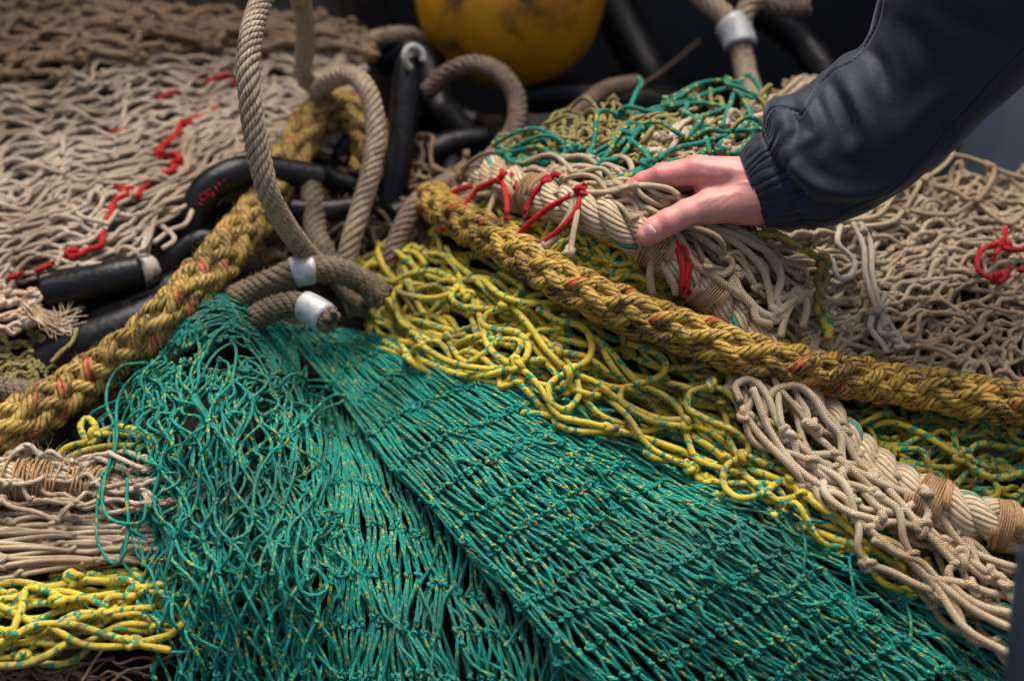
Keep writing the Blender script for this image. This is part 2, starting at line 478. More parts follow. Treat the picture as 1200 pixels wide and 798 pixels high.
# pile core added under everything, coloured dark as the shade in the gaps
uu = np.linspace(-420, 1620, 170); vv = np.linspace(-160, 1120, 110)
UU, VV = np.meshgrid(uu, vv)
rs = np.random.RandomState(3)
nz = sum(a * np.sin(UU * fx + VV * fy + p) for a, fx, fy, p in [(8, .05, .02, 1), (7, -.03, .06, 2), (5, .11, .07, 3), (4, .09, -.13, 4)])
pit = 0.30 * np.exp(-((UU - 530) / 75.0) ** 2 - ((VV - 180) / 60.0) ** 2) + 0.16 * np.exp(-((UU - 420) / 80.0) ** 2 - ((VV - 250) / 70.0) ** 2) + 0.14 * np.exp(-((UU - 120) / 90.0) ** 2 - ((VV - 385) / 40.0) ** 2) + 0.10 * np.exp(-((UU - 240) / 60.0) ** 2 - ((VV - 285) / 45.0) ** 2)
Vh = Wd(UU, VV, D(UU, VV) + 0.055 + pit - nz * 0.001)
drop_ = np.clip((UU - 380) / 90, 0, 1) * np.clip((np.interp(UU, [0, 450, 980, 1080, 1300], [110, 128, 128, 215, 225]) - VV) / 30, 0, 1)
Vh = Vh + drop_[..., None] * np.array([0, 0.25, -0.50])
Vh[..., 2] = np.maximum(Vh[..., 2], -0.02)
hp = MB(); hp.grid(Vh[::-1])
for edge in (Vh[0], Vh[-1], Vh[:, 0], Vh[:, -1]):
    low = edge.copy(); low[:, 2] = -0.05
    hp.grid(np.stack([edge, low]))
tag(hp.build('heap_shade_core', M['heap']), 'added pile core under the visible nets, its dark colour standing for shade in the gaps', 'netting', kind='stuff')


# ------------------------------------------------------------------ nets
def knot_template(n=26):
    t = np.linspace(0, 2 * pi, n)
    return np.stack([np.sin(t) + 2 * np.sin(2 * t), np.cos(t) - 2 * np.cos(2 * t), -np.sin(3 * t) * 1.1], 1) / 3.0


KT = knot_template()


def add_knots(mb, C, Tdir, r, rng, scale=1.25, sides=5, stretch=1.25):
    K = len(C)
    T = unit(Tdir)
    rv = rng.randn(K, 3)
    A = unit(np.cross(T, rv)); B = np.cross(T, A)
    # random rotation of which template axis lies along the twine
    X = KT[None] * np.array([stretch, 1.0, 1.0])
    sc = (r * scale * (0.9 + 0.35 * rng.rand(K)))[:, None, None]
    P = C[:, None] + sc * 1.15 * (X[..., 0:1] * T[:, None] + X[..., 1:2] * A[:, None] + X[..., 2:3] * B[:, None])
    mb.tubes(P, r * 0.98, sides, rnd=rng.rand(K), cap=False)


def smooth_noise(rng, amp, wl, n=5):
    k = [(rng.randn(2) * 2 * pi / wl, rng.rand() * 6.28, rng.randn(3)) for _ in range(n)]

    def f(p):
        r = np.zeros(p.shape)
        for w, ph, a in k:
            r += np.sin(p[..., 0] * w[0] + p[..., 1] * w[1] + ph)[..., None] * a
        return r * np.asarray(amp) / math.sqrt(n)
    return f


def net(mb, f, ns, nt, r, seed, jit=(2, 2, 2), slack=1.0, tn=0.15, lift=0.0, wseed=None, so=0.0, kl=0.0, puff=0.0, warp=(0, 0, 0), wl=150, bulge=0.0, npt=9, sides=6,
        drop=0.0, knots=True, along=0.5, kscale=1.25, sj=0.0, mid=0.0, clip=None, tj=0.10):
    """diamond mesh netting laid over the pile. f(s,t)->(u,v,lift). r in metres"""
    rng = np.random.RandomState(seed)
    J, I = np.meshgrid(np.arange(nt + 1), np.arange(ns), indexing='ij')
    s = (I + so + 0.5 * (J % 2) + sj * rng.randn(*I.shape)) / max(ns - 0.5, 1)
    t = J / nt + rng.randn(*I.shape) * tj / nt
    p = f(s, t)
    eps = 0.01
    tdir = W(f(s, t + eps)) - W(f(s, t - eps))
    p = p + smooth_noise(np.random.RandomState(seed if wseed is None else wseed), warp, wl)(p) + rng.randn(*p.shape) * np.asarray(jit)
    p[..., 2] += lift
    Kp = W(p)
    td = unit(tdir)
    a_, b_ = [], []
    for j in range(nt):
        off = 1 if j % 2 else -1
        for i in range(ns):
            for k in (i, i + off):
                if 0 <= k < ns and rng.rand() >= drop:
                    a_.append((j, i)); b_.append((j + 1, k))
    a_ = np.array(a_); b_ = np.array(b_)
    A = Kp[a_[:, 0], a_[:, 1]]; B = Kp[b_[:, 0], b_[:, 1]]
    if clip is not None:
        ok = clip(p[a_[:, 0], a_[:, 1]]) & clip(p[b_[:, 0], b_[:, 1]])
        A, B, a_, b_ = A[ok], B[ok], a_[ok], b_[ok]
    ch = B - A; L = np.linalg.norm(ch, axis=1, keepdims=True)
    ta = unit(unit(ch) * (1 - along) + td[a_[:, 0], a_[:, 1]] * along + rng.randn(*ch.shape) * tn) * L * slack
    tb = unit(unit(ch) * (1 - along) + td[b_[:, 0], b_[:, 1]] * along + rng.randn(*ch.shape) * tn) * L * slack
    x = np.linspace(0, 1, npt)[None, :, None]
    h00 = 2 * x ** 3 - 3 * x ** 2 + 1; h10 = x ** 3 - 2 * x ** 2 + x; h01 = -2 * x ** 3 + 3 * x ** 2; h11 = x ** 3 - x ** 2
    P = h00 * A[:, None] + h10 * ta[:, None] + h01 * B[:, None] + h11 * tb[:, None]
    bl = (rng.randn(len(A), 1, 1) * bulge + puff) * 0.001
    P = P - F * bl * np.sin(pi * x)
    if mid:
        side = unit(np.cross(ch, F))
        P = P + side[:, None] * (rng.randn(len(A), 1, 1) * mid * 0.001) * np.sin(pi * x)
        P = P + side[:, None] * (rng.randn(len(A), 1, 1) * mid * 0.0006) * np.sin(2 * pi * x)
    rr = r * (0.93 + 0.14 * rng.rand(len(A)))
    mb.tubes(P, rr[:, None] * np.ones((1, npt)), sides, rnd=rng.rand(len(A)), cap=False)
    if knots:
        used = np.zeros(Kp.shape[:2], bool); used[a_[:, 0], a_[:, 1]] = True; used[b_[:, 0], b_[:, 1]] = True
        add_knots(mb, Kp[used] - F * kl * 0.001, td[used] + rng.randn(used.sum(), 3) * 0.2, r, rng, kscale)
    return Kp


def cords(mb, lines, r, seed=0, sides=8, n=None, knots=(), kscale=1.3, wob=0.6):
    """hand-laid cords: each a list of (u,v,lift)"""
    rng = np.random.RandomState(seed)
    for ln in lines:
        q = np.array([c if len(c) == 3 else (c[0], c[1], 0) for c in ln], float)
        L = np.linalg.norm(np.diff(q[:, :2], axis=0), axis=1).sum()
        m = n or max(8, int(L / 3.5))
        P = W(cr(q, m))
        P = P + np.cumsum(rng.randn(m, 3), 0) * 0.0 + np.sin(np.linspace(0, L / 9, m))[:, None] * rng.randn(3) * 0.0003 * wob
        mb.tubes(P, r * (0.95 + 0.1 * rng.rand()), sides, rnd=rng.rand(1), cap=True)
        if r > 0.0028 and L > 30:
            fuzz(mb, P, r, int(L / 4), 0.0035, int(L * 7) % 9999, 0.00011)
    for k in knots:
        c = W(np.array([k if len(k) == 3 else (k[0], k[1], 0)], float))
        add_knots(mb, c, rng.randn(1, 3), r, rng, kscale, sides=8)


def fuzz(mb, P, rad, count, length, seed, r=0.00022):
    """stray fibres standing off a rope surface"""
    rng = np.random.RandomState(seed)
    T, A, B = frames(P[None]); T, A, B = T[0], A[0], B[0]
    i = rng.randint(1, len(P) - 1, count); th = rng.rand(count) * 2 * pi
    nrm = np.cos(th)[:, None] * A[i] + np.sin(th)[:, None] * B[i]
    st = P[i] + nrm * rad * 0.92
    dr = unit(nrm * (0.5 + rng.rand(count, 1)) + T[i] * rng.randn(count, 1) * 0.9 + rng.randn(count, 3) * 0.4)
    dr2 = unit(dr + rng.randn(count, 3) * 0.6)
    L = length * (0.4 + rng.rand(count, 1))
    x = np.linspace(0, 1, 5)[None, :, None]
    Q = st[:, None] + dr[:, None] * L[:, None] * x + (dr2 - dr)[:, None] * L[:, None] * x ** 2 * 0.7
    mb.tubes(Q, np.linspace(1, .4, 5)[None] * r * np.ones((count, 1)), 3, rnd=rng.rand(count), cap=False)


def pline(pts, n=None, d=None):
    """rope path in world space; pts of (u,v,lift) or, with d=True, of (u,v,distance)"""
    q = np.array([c if len(c) == 3 else (c[0], c[1], 0) for c in pts], float)
    L = np.linalg.norm(np.diff(q[:, :2], axis=0), axis=1).sum()
    n = n or max(24, int(L / 2.0))
    q = cr(q, n)
    return Wd(q[:, 0], q[:, 1], q[:, 2]) if d else W(q)


def rope_frames(P):
    T, A, B = frames(P[None]); return T[0], A[0], B[0]


def laid_rope(mb, P, Rr, strands=3, pitch=0.08, seed=0, taper=None, sides=9, hand=1, squash=0.0):
    rng = np.random.RandomState(seed)
    T, A, B = rope_frames(P)
    L = np.r_[0, np.cumsum(np.linalg.norm(np.diff(P, axis=0), axis=1))]
    L = L + 0.10 * pitch * np.sin(L * 21 + seed) + 0.06 * pitch * np.sin(L * 47)
    q = sin(pi / strands); sr = Rr * q / (1 + q); hr = Rr - sr
    tp = np.ones(len(P)) if taper is None else taper
    for k in range(strands):
        th = hand * 2 * pi * L / pitch + 2 * pi * k / strands
        Q = P + (tp * hr)[:, None] * (np.cos(th)[:, None] * A + np.sin(th)[:, None] * B)
        mb.tubes(Q, tp * sr * 1.10 * (0.97 + 0.06 * rng.rand()), sides, rnd=np.array([(k + 0.5) / strands]), cap=True)
    mb.tubes(P, tp * hr * 0.8, 6, rnd=np.array([0.1]), cap=False)


def braid_rope(mb, P, Rr, pitch=0.26, seed=0, sides=14, m=5):
    """hollow plait of 2*m strands, each over one and under one"""
    rng = np.random.RandomState(seed)
    T, A, B = rope_frames(P)
    L = np.r_[0, np.cumsum(np.linalg.norm(np.diff(P, axis=0), axis=1))]
    sr = Rr * 0.285; R0 = Rr - sr * 1.25
    ph = 2 * pi * L / pitch + 0.35 * np.sin(L * 7 + 1) + 0.2 * np.sin(L * 17)
    k = 0
    for hand in (1, -1):
        for i in range(m):
            th = hand * ph + 2 * pi * i / m + 0.06 * np.sin(L * 40 + rng.rand() * 6)
            wv = np.cos(m * ph)
            rad = R0 + hand * sr * 0.28 * wv * (1 + 0.15 * np.sin(L * 23 + rng.rand() * 6))
            rad = rad + 0.0012 * np.sin(L * 13 + rng.rand() * 6) * Rr / 0.027
            Q = P + rad[:, None] * (np.cos(th)[:, None] * A + np.sin(th)[:, None] * B)
            wr = sr * (0.98 + 0.05 * np.sin(L * 55 + rng.rand() * 6) + 0.06 * hand * wv)
            mb.tubes(Q, wr, sides, rnd=np.array([(k + 0.5) / (2 * m)]), cap=True)
            k += 1
    mb.tubes(P, np.full(len(P), R0 * 0.97), 10, rnd=np.array([0.1]), cap=False)


def ring(mb, P, Rr, n=20, sides=6, r=0.001, i0=0, i1=1, turns=6, seed=0):
    """whipping: twine turns round a rope between samples i0..i1"""
    rng = np.random.RandomState(seed)
    T, A, B = rope_frames(P)
    m = turns * n
    x = np.linspace(i0, i1, m)
    th = np.linspace(0, 2 * pi * turns, m)
    idx = np.arange(len(P))
    C = np.stack([np.interp(x, idx, P[:, k]) for k in range(3)], 1)
    Ai = np.stack([np.interp(x, idx, A[:, k]) for k in range(3)], 1); Bi = np.stack([np.interp(x, idx, B[:, k]) for k in range(3)], 1)
    Q = C + (Rr + r * .7) * (np.cos(th)[:, None] * Ai + np.sin(th)[:, None] * Bi)
    mb.tubes(Q, r, sides, rnd=rng.rand(1), cap=True)
#@@BODY
# ------------------------------------------------------------------ green netting, front centre
def one(name, mat, label, cat, group=None, parent=None):
    """finish the mesh builder mb as a named thing"""
    def fin(mb):
        o = mb.build(name, M[mat], parent)
        if parent is None:
            tag(o, label, cat, group)
        return o
    return fin


def in_poly(poly):
    P = np.array(poly, float)

    def f(p):
        x, y = p[..., 0], p[..., 1]
        c = np.zeros(x.shape, bool)
        for i in range(len(P)):
            x1, y1 = P[i]; x2, y2 = P[i - 1]
            k = ((y1 > y) != (y2 > y)) & (x < (x2 - x1) * (y - y1) / (y2 - y1 + 1e-9) + x1)
            c ^= k
        return c
    return f


def diag_rows(l):
    return [[(325, 388, l), (352, 384, l + 4), (385, 386, l + 4), (430, 392, l)],
            [(395, 462, l), (425, 440, l + 6), (465, 424, l + 6), (515, 415, l)],
            [(462, 548, l), (512, 515, l + 8), (560, 488, l + 8), (612, 465, l)],
            [(530, 628, l), (590, 588, l + 8), (655, 552, l + 8), (714, 520, l)],
            [(600, 705, l), (678, 660, l + 8), (755, 618, l + 8), (820, 580, l)],
            [(668, 782, l), (765, 732, l + 6), (850, 685, l + 8), (922, 642, l)],
            [(740, 860, l), (850, 805, l + 4), (940, 752, l + 6), (1018, 708, l)],
            [(820, 940, l), (940, 875, l), (1030, 822, l), (1110, 780, l)]]


mb = MB()
# under layer first, then the two visible folds of the same net
net(mb, patch(diag_rows(4)), 27, 17, 0.0020, 11, tj=.03, jit=(1.5, 1.5, 1), slack=1.0, tn=0.08, warp=(8, 8, 3), wl=240, wseed=12, so=.25, bulge=1.5, along=0.6, knots=False, mid=1.2)
net(mb, patch(diag_rows(12)), 26, 17, 0.0021, 12, kl=2.2, tj=.012, jit=(1.0, 1.0, 0.8), puff=1.4, slack=1.05, tn=0.07, warp=(8, 8, 3), wl=240, bulge=1.2, along=0.85, mid=1.2, kscale=1.6)
net(mb, patch([[r[1], r[2], r[3]] for r in diag_rows(15)[2:]]), 13, 13, 0.0020, 13, tj=.06, jit=(3, 3, 1.5), slack=1.08, tn=0.16, warp=(12, 10, 3), wl=170, bulge=2.0, along=0.4, mid=2.0, kscale=1.3, drop=0.85)
cords(mb, [[(332, 388, 20), (368, 430, 20), (400, 468, 20), (432, 512, 20), (470, 556, 20), (505, 592, 20), (540, 636, 20), (575, 668, 20), (612, 708, 20), (650, 750, 20), (700, 800, 20), (740, 850, 20)],
           [(338, 384, 22), (372, 424, 24), (405, 462, 24), (438, 505, 24), (472, 549, 24), (508, 586, 24), (545, 630, 24), (580, 664, 24), (618, 702, 24), (656, 745, 24), (706, 795, 24), (745, 845, 24)]], 0.0021, 3, sides=6,
      knots=[(402, 466, 24), (435, 509, 24), (471, 553, 24), (507, 589, 24), (543, 633, 24), (578, 666, 24), (615, 705, 24), (653, 748, 24)], kscale=1.6)
# strands that run under the lower right edge
edge = patch([[(560, 462, 0), (580, 455, 2), (600, 450, 0)], [(690, 520, 0), (730, 505, 4), (770, 490, 0)], [(820, 595, 0), (880, 570, 6), (930, 550, 2)], [(930, 668, 0), (1000, 635, 6), (1060, 610, 0)], [(1040, 745, 0), (1120, 710, 4), (1190, 680, 0)], [(1150, 830, 0), (1240, 790, 0), (1330, 760, 0)]])
net(mb, edge, 15, 13, 0.0020, 14, jit=(4, 4, 2), slack=1.1, tn=0.2, warp=(8, 8, 2), wl=120, along=0.4, mid=2.5)
net(mb, edge, 8, 12, 0.0020, 15, jit=(4, 4, 2), slack=1.1, tn=0.2, warp=(12, 12, 2), wl=120, along=0.4, mid=2.5, lift=6)
cords(mb, [[(860, 598, 8), (868, 625, 14), (870, 650, 8)], [(938, 612, 8), (944, 640, 14), (942, 668, 14), (945, 700, 8)],
           [(995, 652, 10), (1000, 690, 15), (1005, 720, 13), (1006, 748, 8)], [(1060, 700, 8), (1068, 735, 14), (1062, 770, 8), (1052, 800, 2)]], 0.0019, 4, sides=6)
o = one('green_net', 'green', 'large green net stretched diagonally across the front of the pile, under the yellow net', 'fishing net', 'green nets')(mb)

# vertical green fold
mb = MB()


def vert_rows(l):
    return [[(362, 462, l - 8), (402, 458, l + 2), (470, 470, l + 3), (540, 480, l)],
            [(374, 545, l - 10), (427, 545, l + 4), (510, 560, l + 4), (600, 590, l)],
            [(380, 630, l - 10), (442, 628, l + 5), (535, 645, l + 4), (635, 670, l)],
            [(382, 720, l - 10), (450, 718, l + 5), (550, 730, l + 4), (660, 750, l)],
            [(383, 810, l - 10), (460, 812, l + 4), (570, 820, l + 4), (685, 840, l)],
            [(372, 900, l), (470, 905, l), (590, 910, l), (710, 930, l)]]


net(mb, patch(vert_rows(-18)), 28, 8, 0.0020, 21, tj=.03, jit=(2, 2, 2), slack=1.0, tn=0.1, warp=(7, 7, 2), wl=150, wseed=22, so=.25, knots=False, mid=1.5)
net(mb, patch(vert_rows(-10)), 28, 8, 0.0021, 22, kl=1.2, tj=.03, jit=(1.4, 2, 1.2), puff=2.2, slack=1.04, tn=0.07, warp=(7, 7, 2), wl=150, along=0.85, mid=1.8, kscale=1.6, bulge=1.5)
net(mb, patch([r[:] for r in vert_rows(-5)[2:]]), 9, 5, 0.0020, 23, tj=.05, jit=(4.0, 5, 1.5), slack=1.1, tn=0.14, warp=(22, 10, 3), wl=150, along=0.6, mid=4.0, kscale=1.3, bulge=1.5, drop=0.25)
one('green_net', 'green', 'green net fold hanging straight down in even vertical strands, left of the diagonal green net', 'fishing net', 'green nets')(mb)

# bunched green fold with rounded cap, left
mb = MB()
cap_ = patch([[(176, 412, 0), (190, 408, 4), (215, 408, 8), (250, 412, 8)],
              [(178, 372, 4), (200, 372, 16), (222, 382, 22), (255, 396, 18)],
              [(212, 340, 6), (228, 350, 24), (246, 366, 32), (266, 392, 26)],
              [(256, 340, 6), (262, 354, 24), (270, 372, 32), (282, 396, 26)],
              [(300, 362, 4), (298, 374, 20), (296, 388, 28), (298, 404, 22)],
              [(334, 392, 0), (326, 402, 12), (318, 412, 18), (312, 420, 16)],
              [(350, 440, -4), (342, 440, 4), (332, 440, 8), (322, 440, 8)]])
for sd, l, k in ((31, 4, 15), (32, 9, 13), (33, 13, 11)):
    net(mb, cap_, k, 5, 0.0020, sd, jit=(2, 2, 1.5), slack=1.02, tn=0.10, warp=(5, 5, 2), wl=80, lift=l, along=0.6, mid=1.5, kscale=1.12)


def hang(l, dx=0):
    return [[(140 + dx, 436, l + 8), (200, 428, l + 26), (262, 426, l + 32), (318, 432, l + 22), (350, 448, l)],
            [(122 + dx, 500, l + 6), (190, 490, l + 30), (258, 482, l + 36), (325, 480, l + 24), (362, 500, l)],
            [(130 + dx, 580, l + 2), (195, 575, l + 26), (262, 570, l + 32), (325, 565, l + 22), (370, 570, l)],
            [(150 + dx, 660, l), (210, 660, l + 18), (270, 650, l + 26), (325, 650, l + 18), (372, 650, l)],
            [(175 + dx, 740, l - 2), (230, 740, l + 8), (280, 740, l + 12), (330, 740, l + 6), (374, 740, l)],
            [(200 + dx, 850, l - 2), (250, 850, l + 6), (300, 850, l + 8), (340, 850, l + 4), (376, 850, l)]]


net(mb, patch(hang(-14, 45)), 13, 9, 0.0019, 41, jit=(7, 8, 3), slack=1.5, tn=0.5, warp=(16, 12, 4), wl=90, along=0.3, mid=5, knots=False)
net(mb, patch(hang(-8, 30)), 12, 9, 0.0019, 42, jit=(8, 9, 3), slack=1.6, tn=0.55, warp=(18, 14, 4), wl=80, along=0.3, mid=6)
net(mb, patch(hang(-5, 24)), 12, 9, 0.0019, 46, jit=(7, 8, 3), slack=1.3, tn=0.4, warp=(18, 14, 4), wl=80, along=0.3, mid=5)
net(mb, patch(hang(-3, 20)), 11, 9, 0.00195, 43, jit=(7, 8, 4), slack=1.5, tn=0.5, warp=(18, 14, 4), wl=90, along=0.3, mid=5, bulge=4)
net(mb, patch(hang(3, 5)), 9, 9, 0.00195, 44, jit=(5, 6, 4), slack=1.3, tn=0.32, warp=(14, 10, 4), wl=110, along=0.35, mid=4, bulge=4, kscale=1.2)
net(mb, patch(hang(9, 0)), 7, 9, 0.0020, 45, jit=(4, 5, 3), slack=1.25, tn=0.22, warp=(9, 8, 4), wl=120, along=0.35, mid=3, bulge=4, kscale=1.2, drop=0.06)
lps = [[(170, 425, 26), (142, 430, 24), (127, 450, 22), (126, 478, 22), (133, 500, 20), (134, 540, 18), (122, 560, 16), (113, 600, 14), (117, 640, 14), (132, 660, 14), (146, 648, 14), (150, 610, 14), (148, 560, 16)],
           [(190, 424, 28), (158, 440, 26), (138, 470, 24), (136, 520, 22), (124, 555, 20), (120, 590, 18), (133, 610, 18), (165, 612, 18), (172, 590, 16)],
           [(330, 430, 18), (345, 455, 16), (357, 490, 12), (365, 530, 10), (368, 580, 8)],
           [(340, 570, 14), (352, 610, 16), (346, 650, 16), (352, 690, 16), (372, 697, 14), (384, 686, 12), (372, 668, 10), (355, 664, 12)],
           [(232, 645, 24), (244, 636, 26), (258, 640, 26), (268, 660, 26), (275, 690, 24), (300, 690, 24), (312, 670, 22)]]
for q_ in (0, 1):
    lps[q_] = [(a_, b_, c_ + 24) for a_, b_, c_ in lps[q_]]
cords(mb, lps, 0.0021, 5, sides=7,
      knots=[(133, 500, 44), (122, 557, 43), (176, 612, 18), (171, 486, 30), (192, 478, 30), (266, 465, 34), (303, 470, 30)], kscale=1.25)
one('green_net', 'green', 'bunched green net with a rounded top and loose open meshes hanging over the left corner', 'fishing net', 'green nets')(mb)

# ------------------------------------------------------------------ yellow netting
YR = 0.0040
mb = MB()


def yl(l, k=0):
    return [[(420, 352, l - 4), (425, 330, l + 4), (440, 310, l + 4), (470, 292, l)],
            [(440, 405, l), (460, 370, l + 12), (490, 335, l + 12), (530, 292, l)],
            [(510, 438, l), (535, 400, l + 14), (565, 365, l + 12), (600, 325, l)],
            [(590, 470, l), (620, 430, l + 14), (650, 395, l + 12), (690, 360, l)],
            [(680, 508, l), (705, 472, l + 14), (735, 438, l + 12), (775, 400, l)],
            [(780, 545, l), (800, 505, l + 12), (825, 475, l + 10), (860, 445, l)],
            [(870, 590, l), (885, 560, l + 8), (905, 530, l + 6), (925, 510, l)],
            [(965, 630, l), (975, 612, l + 6), (985, 598, l + 4), (1000, 585, l)],
            [(1058, 672, l), (1062, 665, l + 2), (1066, 658, l), (1072, 650, l)]]


net(mb, patch(yl(-10)), 9, 13, YR, 51, jit=(7, 7, 3), slack=1.2, tn=0.4, warp=(10, 8, 3), wl=90, along=0.3, mid=5, knots=False, sides=8, npt=11)
net(mb, patch(yl(-3)), 8, 11, YR, 52, jit=(7, 7, 4), slack=1.4, tn=0.5, warp=(12, 10, 4), wl=80, along=0.3, mid=7, sides=8, npt=13, bulge=4)
net(mb, patch(yl(5)), 6, 10, YR, 53, jit=(6, 6, 4), slack=1.5, tn=0.5, warp=(12, 10, 4), wl=90, along=0.3, mid=8, sides=9, npt=15, bulge=5, drop=0.12)
# the loops that lie on top, as the photo shows them
fr = [[(430, 345, 22), (422, 330, 22), (430, 312, 22), (455, 297, 22), (485, 296, 22), (500, 312, 22)],
      [(503, 298, 20), (520, 300, 24), (536, 318, 26), (543, 345, 26), (547, 352, 24)],
      [(523, 290, 20), (530, 305, 26), (550, 322, 28), (570, 340, 28), (585, 356, 26)],
      [(585, 320, 20), (600, 328, 26), (612, 338, 26), (600, 352, 28), (592, 360, 26)],
      [(462, 332, 24), (478, 322, 28), (505, 318, 28), (528, 326, 26), (545, 340, 24)],
      [(455, 350, 26), (470, 372, 28), (490, 388, 28), (520, 398, 26)],
      [(545, 345, 28), (518, 355, 30), (502, 372, 30), (504, 388, 30), (525, 396, 28), (545, 392, 26)],
      [(525, 400, 28), (545, 425, 28), (565, 416, 28), (580, 402, 26), (590, 388, 24)],
      [(592, 360, 28), (572, 368, 30), (566, 380, 30), (580, 386, 30), (605, 390, 30), (618, 402, 30), (617, 418, 30), (606, 428, 28)],
      [(600, 358, 28), (620, 382, 28), (640, 410, 28), (660, 430, 28)],
      [(606, 428, 28), (625, 445, 28), (640, 465, 28), (655, 488, 26), (690, 496, 26), (716, 503, 24)],
      [(668, 434, 28), (690, 420, 30), (693, 400, 30), (680, 382, 30), (655, 376, 28), (630, 362, 26)],
      [(665, 436, 28), (645, 450, 30), (645, 470, 30), (662, 480, 28), (678, 465, 28), (676, 446, 28)],
      [(672, 438, 28), (700, 450, 28), (730, 472, 28), (770, 490, 28), (800, 492, 26)],
      [(690, 392, 24), (715, 412, 28), (735, 436, 28), (748, 448, 28)],
      [(752, 450, 28), (775, 440, 30), (780, 425, 28), (765, 412, 26), (735, 402, 24)],
      [(750, 452, 28), (730, 455, 30), (728, 470, 30), (745, 485, 30), (775, 496, 28), (805, 500, 26)],
      [(752, 452, 28), (780, 465, 28), (800, 486, 26), (806, 515, 26), (820, 540, 24), (868, 555, 22)],
      [(832, 452, 28), (810, 460, 30), (806, 478, 30), (825, 490, 30), (855, 503, 28), (876, 518, 28), (876, 532, 26)],
      [(832, 452, 28), (855, 462, 28), (875, 490, 28), (890, 520, 28), (905, 545, 24), (930, 556, 22)],
      [(868, 536, 28), (850, 548, 28), (850, 570, 28), (868, 584, 28), (895, 577, 28), (912, 565, 26), (930, 560, 24)],
      [(930, 562, 26), (955, 590, 24), (985, 610, 22), (1020, 640, 20), (1052, 664, 18)],
      [(876, 534, 26), (900, 545, 24), (925, 548, 22), (960, 565, 18)],
      [(716, 503, 26), (750, 512, 22), (790, 525, 20), (840, 545, 18)],
      [(606, 430, 26), (570, 440, 24), (540, 440, 22), (500, 425, 22), (470, 412, 22), (450, 400, 20)],
      [(655, 488, 22), (650, 496, 20), (675, 505, 20), (714, 506, 20)],
      [(468, 400, 24), (500, 405, 26), (523, 400, 28)],
      [(480, 290, 16), (470, 300, 20), (480, 330, 22), (482, 350, 22), (470, 370, 22)],
      [(560, 355, 24), (565, 385, 26), (575, 410, 26), (598, 428, 26)],
      [(1018, 640, 6), (1035, 628, 10), (1060, 625, 12), (1074, 640, 10), (1070, 655, 4)]]
cords(mb, fr, YR * 1.03, 6, sides=10,
      knots=[(525, 398, 29), (548, 346, 28), (592, 358, 30), (605, 428, 30), (668, 436, 30), (750, 450, 30), (716, 503, 27), (832, 452, 30), (868, 537, 30), (930, 560, 28), (1052, 664, 18), (805, 496, 27), (457, 346, 26)], kscale=1.35)
one('yellow_net', 'yellow', "bright yellow net bunched below the long braided rope, its loops lying over the green net", 'fishing net', 'yellow nets')(mb)

mb = MB()
q = patch([[(905, 470, -6), (900, 500, -4), (905, 530, -6)], [(980, 478, -4), (990, 515, 0), (1010, 550, -4)], [(1060, 485, -4), (1075, 525, 0), (1090, 570, -4)],
           [(1140, 492, -4), (1150, 535, 0), (1160, 590, -4)], [(1230, 495, -4), (1240, 540, 0), (1240, 600, -4)]])
net(mb, q, 8, 8, YR * .95, 61, jit=(9, 9, 3), slack=1.2, tn=0.4, warp=(10, 8, 3), wl=90, along=0.3, mid=5, sides=8, npt=11, lift=-12)
net(mb, q, 6, 7, YR * .95, 62, jit=(9, 9, 4), slack=1.4, tn=0.5, warp=(12, 10, 4), wl=90, along=0.3, mid=7, sides=8, npt=13, lift=-4)
cords(mb, [[(1020, 500, 6), (1045, 495, 10), (1075, 505, 12), (1100, 520, 12), (1125, 535, 12)], [(1130, 535, 12), (1150, 520, 12), (1185, 525, 10), (1215, 530, 8)],
           [(1130, 538, 12), (1150, 555, 12), (1175, 560, 10), (1210, 550, 8)], [(1130, 532, 12), (1115, 548, 8), (1080, 545, 6), (1055, 540, 6)],
           [(1100, 482, 4), (1140, 492, 8), (1180, 500, 10), (1190, 515, 10), (1215, 522, 8)], [(1165, 560, 8), (1168, 580, 8), (1150, 586, 6)]], YR, 8, sides=9, knots=[(1130, 536, 14), (1190, 505, 12)], kscale=1.4)
one('yellow_net', 'yellow_dark', "yellow net with painted shade, in loops between the braided rope's right end and the cream rope", 'fishing net', 'yellow nets')(mb)

mb = MB()
q = patch([[(-60, 690, 0), (-60, 730, 2), (-60, 775, 0)], [(20, 680, 2), (20, 725, 8), (20, 770, 2)], [(100, 672, 2), (105, 710, 8), (105, 745, 2)],
           [(180, 672, 0), (185, 705, 4), (185, 735, 0)], [(260, 675, -4), (260, 705, -4), (260, 745, -4)]])
net(mb, q, 7, 5, YR, 71, jit=(8, 6, 3), slack=1.1, tn=0.25, warp=(8, 8, 3), wl=120, along=0.4, mid=5, sides=8, npt=13, lift=-8)
net(mb, q, 5, 4, YR, 72, jit=(8, 6, 3), slack=1.1, tn=0.25, warp=(10, 8, 3), wl=120, along=0.4, mid=6, sides=9, npt=15, lift=2)
cords(mb, [[(-20, 688, 14), (20, 682, 16), (60, 688, 16), (90, 680, 16), (150, 682, 12)], [(15, 738, 16), (25, 715, 18), (32, 690, 18), (60, 694, 16), (80, 702, 16), (140, 695, 12)],
           [(15, 745, 18), (45, 732, 20), (85, 732, 20), (120, 742, 20), (152, 752, 18), (200, 762, 14)], [(55, 735, 18), (90, 725, 18), (140, 715, 16), (180, 712, 12)],
           [(60, 735, 16), (90, 752, 16), (120, 758, 16), (155, 754, 16), (195, 745, 14), (215, 730, 12)], [(-20, 700, 14), (20, 720, 14), (45, 732, 16)], [(-20, 760, 14), (15, 748, 16)], [(-20, 782, 10), (40, 775, 12), (80, 752, 12)]], YR * 1.08, 9, sides=10,
      knots=[(15, 744, 20), (155, 752, 20), (85, 678, 18), (68, 705, 18)], kscale=1.4)
